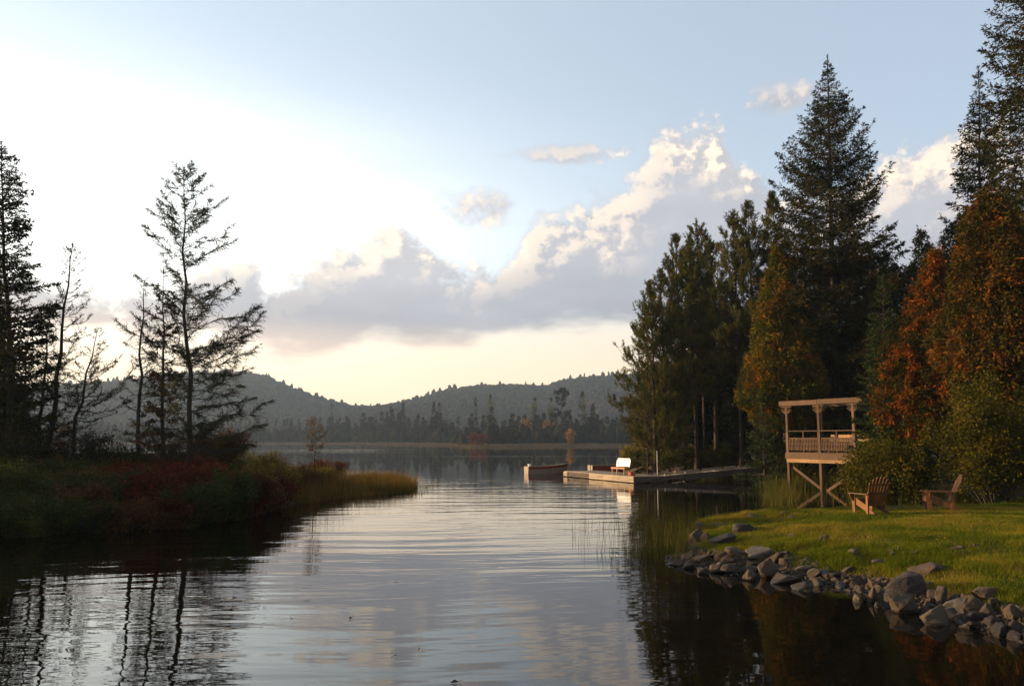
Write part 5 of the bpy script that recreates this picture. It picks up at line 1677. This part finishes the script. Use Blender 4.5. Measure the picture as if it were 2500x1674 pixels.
# the white bench on the dock
bq = dpt(2.75, 0.75, DZ)
bench = thing('dock_bench', 'bright white-backed bench on the dock glowing in the low sun', 'bench', tuple(bq), R(128))
# local: x along the seat, +y is the way it faces
for s in (-0.52, 0.52):
    for y in (-0.2, 0.22):
        MB().bar((s, y, 0), (s, y, 0.42), 0.06, 0.06, (0, 1, 0)).build('leg', M['brown_paint'], bench)
    MB().bar((s, -0.22, 0.36), (s, -0.36, 0.98), 0.05, 0.06, (0, 1, 0)).build('back_post', M['white'], bench)
    MB().bar((s, -0.26, 0.40), (s, 0.26, 0.40), 0.05, 0.06).build('seat_bearer', M['brown_paint'], bench)
for k in range(4):
    MB().bar((-0.6, -0.18 + k * 0.125, 0.45), (0.6, -0.18 + k * 0.125, 0.45), 0.11, 0.03).build('seat_slat', M['brown_paint'], bench)
MB().bar((-0.6, 0.265, 0.405), (0.6, 0.265, 0.405), 0.03, 0.11).build('apron', M['brown_paint'], bench)
for k, (z, hgt) in enumerate(((0.60, 0.19), (0.80, 0.19), (0.965, 0.10))):
    y = -0.225 - (z - 0.40) * 0.225 + 0.035
    MB().bar((-0.60 + 0.06 * (k == 2), y, z), (0.60 - 0.06 * (k == 2), y, z), 0.025, hgt, (0, -0.22, 1)).build('back_slat', M['white'], bench)
tub = thing('tub', 'low round reddish tub on the dock beside the bench', 'tub', tuple(dpt(0.95, 0.45, DZ)))
tm = MB()
a = np.arange(20) * 2 * np.pi / 20
prof = [(0.15, 0.0), (0.20, 0.02), (0.22, 0.20), (0.235, 0.215), (0.235, 0.235), (0.205, 0.235), (0.19, 0.05), (0.0, 0.045)]
V = np.array([[(r * math.cos(t), r * math.sin(t), z) for t in a] for r, z in prof]).reshape(-1, 3)
ii = np.arange(20)
jj = (ii + 1) % 20
tm.add(V, np.concatenate([np.stack([ii + 20 * k, jj + 20 * k, jj + 20 * k + 20, ii + 20 * k + 20], 1) for k in range(len(prof) - 1)]))
tm.build('body', M['red_tub'], tub, smooth=False)
MB().tube([(-0.22, 0, 0.23), (-0.17, 0, 0.30), (0, 0, 0.33), (0.17, 0, 0.30), (0.22, 0, 0.23)], 0.008, 5).build('handle', M['metal'], tub)


# ------------------------------------------------------------------ boats
def boat(name, label, loc, rz, Lb, beam, red=True, all_red=False):
    """open aluminium fishing boat, stern at -x, bow at +x"""
    root = thing(name, label, 'boat', loc, rz)
    n = 15
    s = np.linspace(0, 1, n)
    half = beam / 2 * np.clip(0.88 + 0.3 * s - 1.18 * np.clip((s - 0.45) / 0.55, 0, 1) ** 2.1, 0.012, 1.05)
    x = -Lb / 2 + Lb * s
    sheer = 0.46 + 0.16 * s ** 2.2
    keel = -0.12 + 0.42 * np.clip((s - 0.72) / 0.28, 0, 1) ** 2.4
    chine = keel + 0.10 + 0.05 * s
    def ring(i, inner=0.0):
        h = max(half[i] - inner, 0.006)
        st = sheer[i] - 0.19 * (0.9 - 0.1 * s[i])
        return [(-h, sheer[i]), (-h * 0.985, st), (-h * 0.86, chine[i] + inner), (0, keel[i] + inner), (h * 0.86, chine[i] + inner), (h * 0.985, st), (h, sheer[i])]
    def strip(rows, mat, nm, par=root, flip=False):
        m = MB()
        V = np.array(rows).reshape(-1, 3)
        k = len(rows[0])
        q = []
        for i in range(len(rows) - 1):
            for j in range(k - 1):
                f = (i * k + j, i * k + j + 1, (i + 1) * k + j + 1, (i + 1) * k + j)
                q.append(f[::-1] if flip else f)
        m.add(V, np.array(q))
        return m.build(nm, mat, par, smooth=False)
    rows = [[(x[i] + (0.10 * (z - keel[i]) if i == n - 1 else 0), y, z) for y, z in ring(i)] for i in range(n)]
    low = [r[1:6] for r in rows]
    hull = strip(low, M['red_paint'] if all_red else M['alu'], 'hull')
    strip([r[0:2] for r in rows], M['red_paint'], 'stripe', root)
    strip([r[5:7] for r in rows], M['red_paint'], 'stripe', root)
    inn = [[(x[i], y, z) for y, z in ring(i, 0.03)] for i in range(n)]
    strip(inn, M['alu'], 'inner_skin', hull, True)
    m = MB()
    t = rows[0]
    m.prism([(p[1], p[2]) for p in t][::-1], 0.04, (x[0] - 0.02, 0, 0), (0, 1, 0), (0, 0, 1))
    m.build('transom', M['alu'], root)
    for sgn in (0, 6):
        MB().tube([r[sgn] for r in rows], 0.022, 6).build('gunwale', M['alu'], root)
    for sgn in (-1, 1):
        MB().tube([(x[i], sgn * half[i] * 0.94, (sheer[i] + chine[i]) / 2 - 0.02) for i in range(1, n)], 0.014, 5).build('spray_rail', M['alu'], root)
    for k in (2, 6, 9):
        MB().bar((x[k], -half[k] + 0.03, 0.27), (x[k], half[k] - 0.03, 0.27), 0.24, 0.035).build('thwart', M['alu'], root)
    return root


b0, b1 = P(1289, 1148, 61.6), P(1381, 1148, 63.2)
bl = float(np.linalg.norm((b1 - b0)[:2]))
mid = (b0 + b1) / 2
boat1 = boat('fishing_boat', 'open aluminium boat with a red stripe moored off the end of the dock', (mid[0], mid[1], 0.0), math.atan2(0.9, 3.2), 3.3, 1.35)
MB().box((-1.45, -0.1, 0.54), (0.22, 0.16, 0.14)).build('motor_clamp', M['white'], boat1)
boat2 = boat('fishing_boat', 'dark red boat behind the dock with a pale upright end', tuple(P(1508, 1140, 60.5)[:2]) + (0.06,), math.atan2(0.5, 3.2), 4.2, 1.6, all_red=True)
boat2.scale = (1, 1, 1.4)
boat1.scale = (1, 1, 1.22)
mp = P(1441, 1140, 58.8)
tag(MB().tube([(0, 0, -0.3), (0, 0, 1.25)], 0.03, 7).build('mooring_pole', M['wood'], None, (mp[0], mp[1], 0)), 'short thin mooring pole at the end of the dark red boat', 'pole')
# picnic table under the pines
tq = P(1790, 1125, 61.0)
tz = at_ground(lawn_height, tq[0], 61.0)
pt = thing('picnic_table', 'dark picnic table under the pines behind the gangway', 'table', (tq[0], 61.0, tz), R(12))
for k in range(5):
    MB().bar((-0.9, -0.3 + k * 0.15, 0.75), (0.9, -0.3 + k * 0.15, 0.75), 0.14, 0.04).build('top_plank', M['wood'], pt)
for sgn in (-1, 1):
    MB().bar((-0.9, sgn * 0.68, 0.45), (0.9, sgn * 0.68, 0.45), 0.26, 0.04).build('seat_plank', M['wood'], pt)
    for x in (-0.65, 0.65):
        MB().bar((x, sgn * 0.62, 0.0), (x, sgn * 0.25, 0.73), 0.05, 0.1).build('leg', M['wood'], pt)
for x in (-0.65, 0.65):
    MB().bar((x, -0.8, 0.40), (x, 0.8, 0.40), 0.05, 0.1).build('crossbar', M['wood'], pt)


# ------------------------------------------------------------------ the raised timber deck with its roof beam
W0, W1 = P(1924, 1073, 43.4), P(2087, 1073, 39.6)
fl = float(np.linalg.norm((W1 - W0)[:2]))
fu = nrm(np.array([W1[0] - W0[0], W1[1] - W0[1], 0]))
fn_ = np.array([-fu[1], fu[0], 0])                        # into the deck, away from the viewer
if fn_[1] < 0:
    fn_ = -fn_
W0 = np.array([W0[0], W0[1], 0.0])
deck = thing('raised_deck', 'raised timber deck on posts over the reeds with railing and open roof beam', 'deck', tuple(W0))


def wbar(name, a, b, w, h, mat=None, up=(0, 0, 1), jit=0.003):
    """a = (along the front, into the deck, height)"""
    q = [fu * k[0] + fn_ * k[1] + np.array([0, 0, k[2]]) for k in (a, b)]
    return MB().bar(q[0], q[1], w, h, up, jit).build(name, mat or M['wood'], deck)


Z_F, Z_R = 1.90, 4.40
HALF = fl / 2
POSTS = (0.0, HALF, fl)
for s in POSTS:
    wbar('lower_post', (s, 0, -0.6), (s, 0, 1.40), 0.15, 0.15, up=fu)
    wbar('post', (s, 0, 1.905), (s, 0, 2.98), 0.17, 0.17, up=fu)
    wbar('post', (s, 0, 2.98), (s, 0, Z_R), 0.135, 0.135, up=fu)
    wbar('rear_post', (s, 2.6, 0.0), (s, 2.6, Z_R), 0.13, 0.13, up=fu)
wbar('fascia_board', (-0.12, -0.10, 1.745), (HALF + 0.02, -0.10, 1.745), 0.05, 0.31)
wbar('fascia_board', (HALF + 0.03, -0.10, 1.740), (fl + 0.5, -0.10, 1.740), 0.05, 0.31)
wbar('bearer', (-0.06, -0.06, 1.495), (HALF, -0.06, 1.495), 0.09, 0.18, M['wood_warm'])
wbar('bearer', (HALF + 0.01, -0.06, 1.495), (fl + 0.4, -0.06, 1.495), 0.09, 0.18, M['wood_warm'])
wbar('fascia_board', (-0.10, -0.07, 1.743), (-0.10, 2.7, 1.743), 0.05, 0.30)
for k in range(19):
    wbar('deck_board', (-0.08, -0.02 + k * 0.145, 1.915), (fl + 0.4, -0.02 + k * 0.145, 1.915), 0.138, 0.03)
for d in (0.0, 2.6):
    wbar('roof_beam', (-0.45, d - 0.085, Z_R + 0.15), (HALF, d - 0.085, Z_R + 0.14), 0.06, 0.25)
    wbar('roof_beam', (HALF + 0.01, d - 0.085, Z_R + 0.155), (fl + 0.6, d - 0.085, Z_R + 0.145), 0.06, 0.25)
for k in range(5):
    wbar('rafter', (0.02 + k * fl / 4, -0.05, Z_R + 0.20), (0.02 + k * fl / 4, 2.65, Z_R + 0.20), 0.06, 0.18)
for a, b in ((0.09, HALF - 0.09), (HALF + 0.09, fl - 0.09)):
    wbar('top_rail', (a, 0, 3.06), (b, 0, 3.06), 0.09, 0.04)
    wbar('rail', (a, 0, 2.68), (b, 0, 2.68), 0.07, 0.045)
    wbar('rail', (a, 0, 2.07), (b, 0, 2.07), 0.07, 0.05)
    mid = a + (b - a) * 0.50
    wbar('stud', (mid, 0, 2.70), (mid, 0, 3.04), 0.07, 0.05, up=fu)
    n = 19
    for k in range(n):
        s = a + (b - a) * (k + 0.7) / (n + 0.4)
        # tapered baluster boards with gaps
        q = fu * s + fn_ * -0.045
        MB().prism([(-0.028, 2.05), (0.028, 2.05), (0.028, 2.20), (0.017, 2.26), (0.028, 2.33), (0.028, 2.46), (0.017, 2.52), (0.03, 2.58), (0.03, 2.66), (-0.03, 2.66), (-0.03, 2.58), (-0.017, 2.52), (-0.028, 2.46), (-0.028, 2.33), (-0.017, 2.26), (-0.028, 2.20)],
                   0.03, q, fu, (0, 0, 1)).build('baluster', M['wood'], deck)
    wbar('rail_foot', ((a + b) / 2, 0, 1.93), ((a + b) / 2, 0, 2.05), 0.07, 0.05, up=fu)
wbar('end_rail', (0, 0.1, 3.06), (0, 2.5, 3.06), 0.09, 0.04)
wbar('end_rail', (0, 0.1, 2.68), (0, 2.5, 2.68), 0.07, 0.045)
wbar('end_rail', (0, 0.1, 2.07), (0, 2.5, 2.07), 0.07, 0.045)
# fan brackets under the beam
for s in POSTS:
    for sg in (-1, 1):
        for k, (dx, dz) in enumerate(((0.30, 0.12), (0.22, 0.24), (0.11, 0.34))):
            wbar('bracket_slat', (s + sg * 0.07, -0.03, Z_R - 0.42), (s + sg * (0.06 + dx), -0.03, Z_R - 0.42 + 0.10 + dz * 0.85), 0.04, 0.028, jit=0.0)
        wbar('bracket_arm', (s + sg * 0.36, -0.02, Z_R - 0.03), (s + sg * 0.07, -0.02, Z_R - 0.03), 0.07, 0.05, jit=0.0)
# crossed braces between the legs
wbar('brace', (0.06, 0.10, 1.22), (HALF - 0.02, 0.10, 0.02), 0.05, 0.14)
wbar('brace', (fl - 0.15, 0.10, 1.0), (HALF + 0.15, 0.10, -0.05), 0.05, 0.14)
wbar('brace', (0.0, 0.2, 1.2), (0.0, 2.5, 0.1), 0.05, 0.12)
# the long bench standing on it
bo = W0 + fu * (HALF + 0.35) + fn_ * 1.5 + np.array([0, 0, Z_F + 0.03])
lb = thing('deck_bench', 'honey-coloured wooden bench standing on the raised deck behind the railing', 'bench', tuple(bo))
def lbar(nm, a, b, w, h):
    q = [fu * k[0] + fn_ * k[1] + np.array([0, 0, k[2]]) for k in (a, b)]
    MB().bar(q[0], q[1], w, h).build(nm, M['wood_warm'], lb)
for k in range(3):
    lbar('seat_slat', (-1.3, k * 0.13, 0.43), (1.3, k * 0.13, 0.43), 0.12, 0.035)
lbar('back_slat', (-1.3, 0.42, 0.86), (1.3, 0.42, 0.86), 0.03, 0.15)
lbar('back_slat', (-1.3, 0.40, 0.64), (1.3, 0.40, 0.64), 0.03, 0.12)
for s in (-1.1, 0, 1.1):
    lbar('leg', (s, 0.0, 0.0), (s, 0.02, 0.41), 0.07, 0.07)
    lbar('leg', (s, 0.36, 0.0), (s, 0.44, 0.93), 0.07, 0.07)


# ------------------------------------------------------------------ garden chairs
def garden_chair(label, loc, facing):
    """slatted cedar armchair with a fanned back; built facing +y"""
    root = thing('garden_chair', label, 'chair', loc, math.atan2(facing[1], facing[0]) - math.pi / 2, 'wooden armchairs on the lawn')
    mt = M['chair']
    # side stringers: low at the rear, rising to the front
    for sg in (-1, 1):
        MB().prism([(-0.50, 0.0), (-0.36, 0.0), (0.30, 0.24), (0.40, 0.26), (0.40, 0.37), (0.22, 0.385), (-0.10, 0.26), (-0.34, 0.13), (-0.50, 0.06)], 0.026, (sg * 0.235, 0, 0), (0, 1, 0), (0, 0, 1)).build('stringer', mt, root)
        MB().prism([(-0.055, 0), (0.05, 0), (0.075, 0.30), (0.10, 0.52), (-0.075, 0.52), (-0.06, 0.30)], 0.028, (sg * 0.265, 0.33, 0), (0, 1, 0), (0, 0, 1)).build('front_leg', mt, root)
        MB().prism([(-0.04, 0.02), (0.045, 0.0), (0.02, 0.53), (-0.06, 0.53)], 0.028, (sg * 0.265, -0.24, 0), (0, 1, 0), (0, 0, 1)).build('rear_leg', mt, root)
        MB().prism([(0.0, 0.0), (0.11, 0.0), (0.11, -0.05), (0.03, -0.20), (0.0, -0.20)], 0.026, (sg * 0.282, 0.33, 0.52), (sg, 0, 0), (0, 0, 1)).build('arm_bracket', mt, root)
        MB().prism([(-0.055, -0.36), (0.045, -0.36), (0.07, 0.1), (0.085, 0.36), (0.06, 0.43), (-0.05, 0.43), (-0.075, 0.36), (-0.065, 0.1)], 0.024, (sg * 0.30, 0.02, 0.535), (sg, 0, 0), (0, 1, 0)).build('arm', mt, root)
    for k in range(7):
        y = 0.38 - k * 0.088
        z = np.interp(y, [-0.36, -0.10, 0.22, 0.40], [0.155, 0.275, 0.40, 0.385])
        MB().bar((-0.265, y, z), (0.265, y, z), 0.075, 0.022).build('seat_slat', mt, root)
    MB().bar((-0.265, 0.412, 0.315), (0.265, 0.412, 0.315), 0.022, 0.11).build('apron', mt, root)
    # the fanned back leans to the rear
    up = nrm(np.array([0, -0.42, 0.91]))
    foot = np.array([0, -0.20, 0.22])
    n = 7
    for k in range(n):
        u = (k - 3) / 3.0
        top = 0.88 - 0.17 * u * u
        ax = nrm(np.array([1.0, 0, 0]) + 0)
        d = nrm(up + np.array([u * 0.16, 0, 0]))
        w0, w1 = 0.027, 0.042
        out = [(-w0, 0), (w0, 0), (w1, top - 0.04), (w1 * 0.6, top), (-w1 * 0.6, top), (-w1, top - 0.04)]
        MB().prism(out, 0.020, foot + np.array([u * 0.19, 0, 0]), ax, d - ax * float(d @ ax) if abs(u) < 0 else d).build('back_slat', mt, root)
    for hgt, wd_, dep in ((0.05, 0.25, 0.03), (0.40, 0.34, 0.035), (0.66, 0.27, 0.03)):
        c = foot + up * hgt + np.array([0, -0.028, -0.012])
        MB().bar(c - np.array([wd_, 0, 0]), c + np.array([wd_, 0, 0]), 0.025, 0.055, up).build('back_rail', mt, root)
    return root


c1 = P(2125, 1245, 22.2)
c2 = P(2298, 1238, 22.9)
garden_chair('wooden fan-backed armchair seen from behind on the left of the lawn', (c1[0], c1[1], at_ground(lawn_height, c1[0], c1[1]) + 0.02), (-0.20, 0.98))
garden_chair('wooden armchair seen in profile leaning back before the tall loose alder', (c2[0], c2[1], at_ground(lawn_height, c2[0], c2[1]) + 0.02), (-0.95, 0.31))

# bits afloat on the near water
for k, (px, py, s) in enumerate([(1110, 1667, 0.05), (856, 1510, 0.035), (712, 1510, 0.03), (965, 1596, 0.03), (1023, 1580, 0.022), (965, 1418, 0.04)]):
    q = G(px, py, 0.0)
    m = MB()
    m.add([(-s, 0, 0.004), (-s * 0.2, -s * 0.5, 0.006), (s, 0.1 * s, 0.012), (-s * 0.1, s * 0.5, 0.03 if k < 2 else 0.008)], [(0, 1, 2, 3)])
    m.tube([(s, 0.1 * s, 0.012), (s * 1.6, 0.2 * s, 0.03)], 0.003, 4)
    tag(m.build('floating_leaf', M['twig'], None, (q[0], q[1], 0.004), rz=k * 1.1), 'dark dead leaf afloat on the open near water', 'leaf', 'leaves afloat on the water')
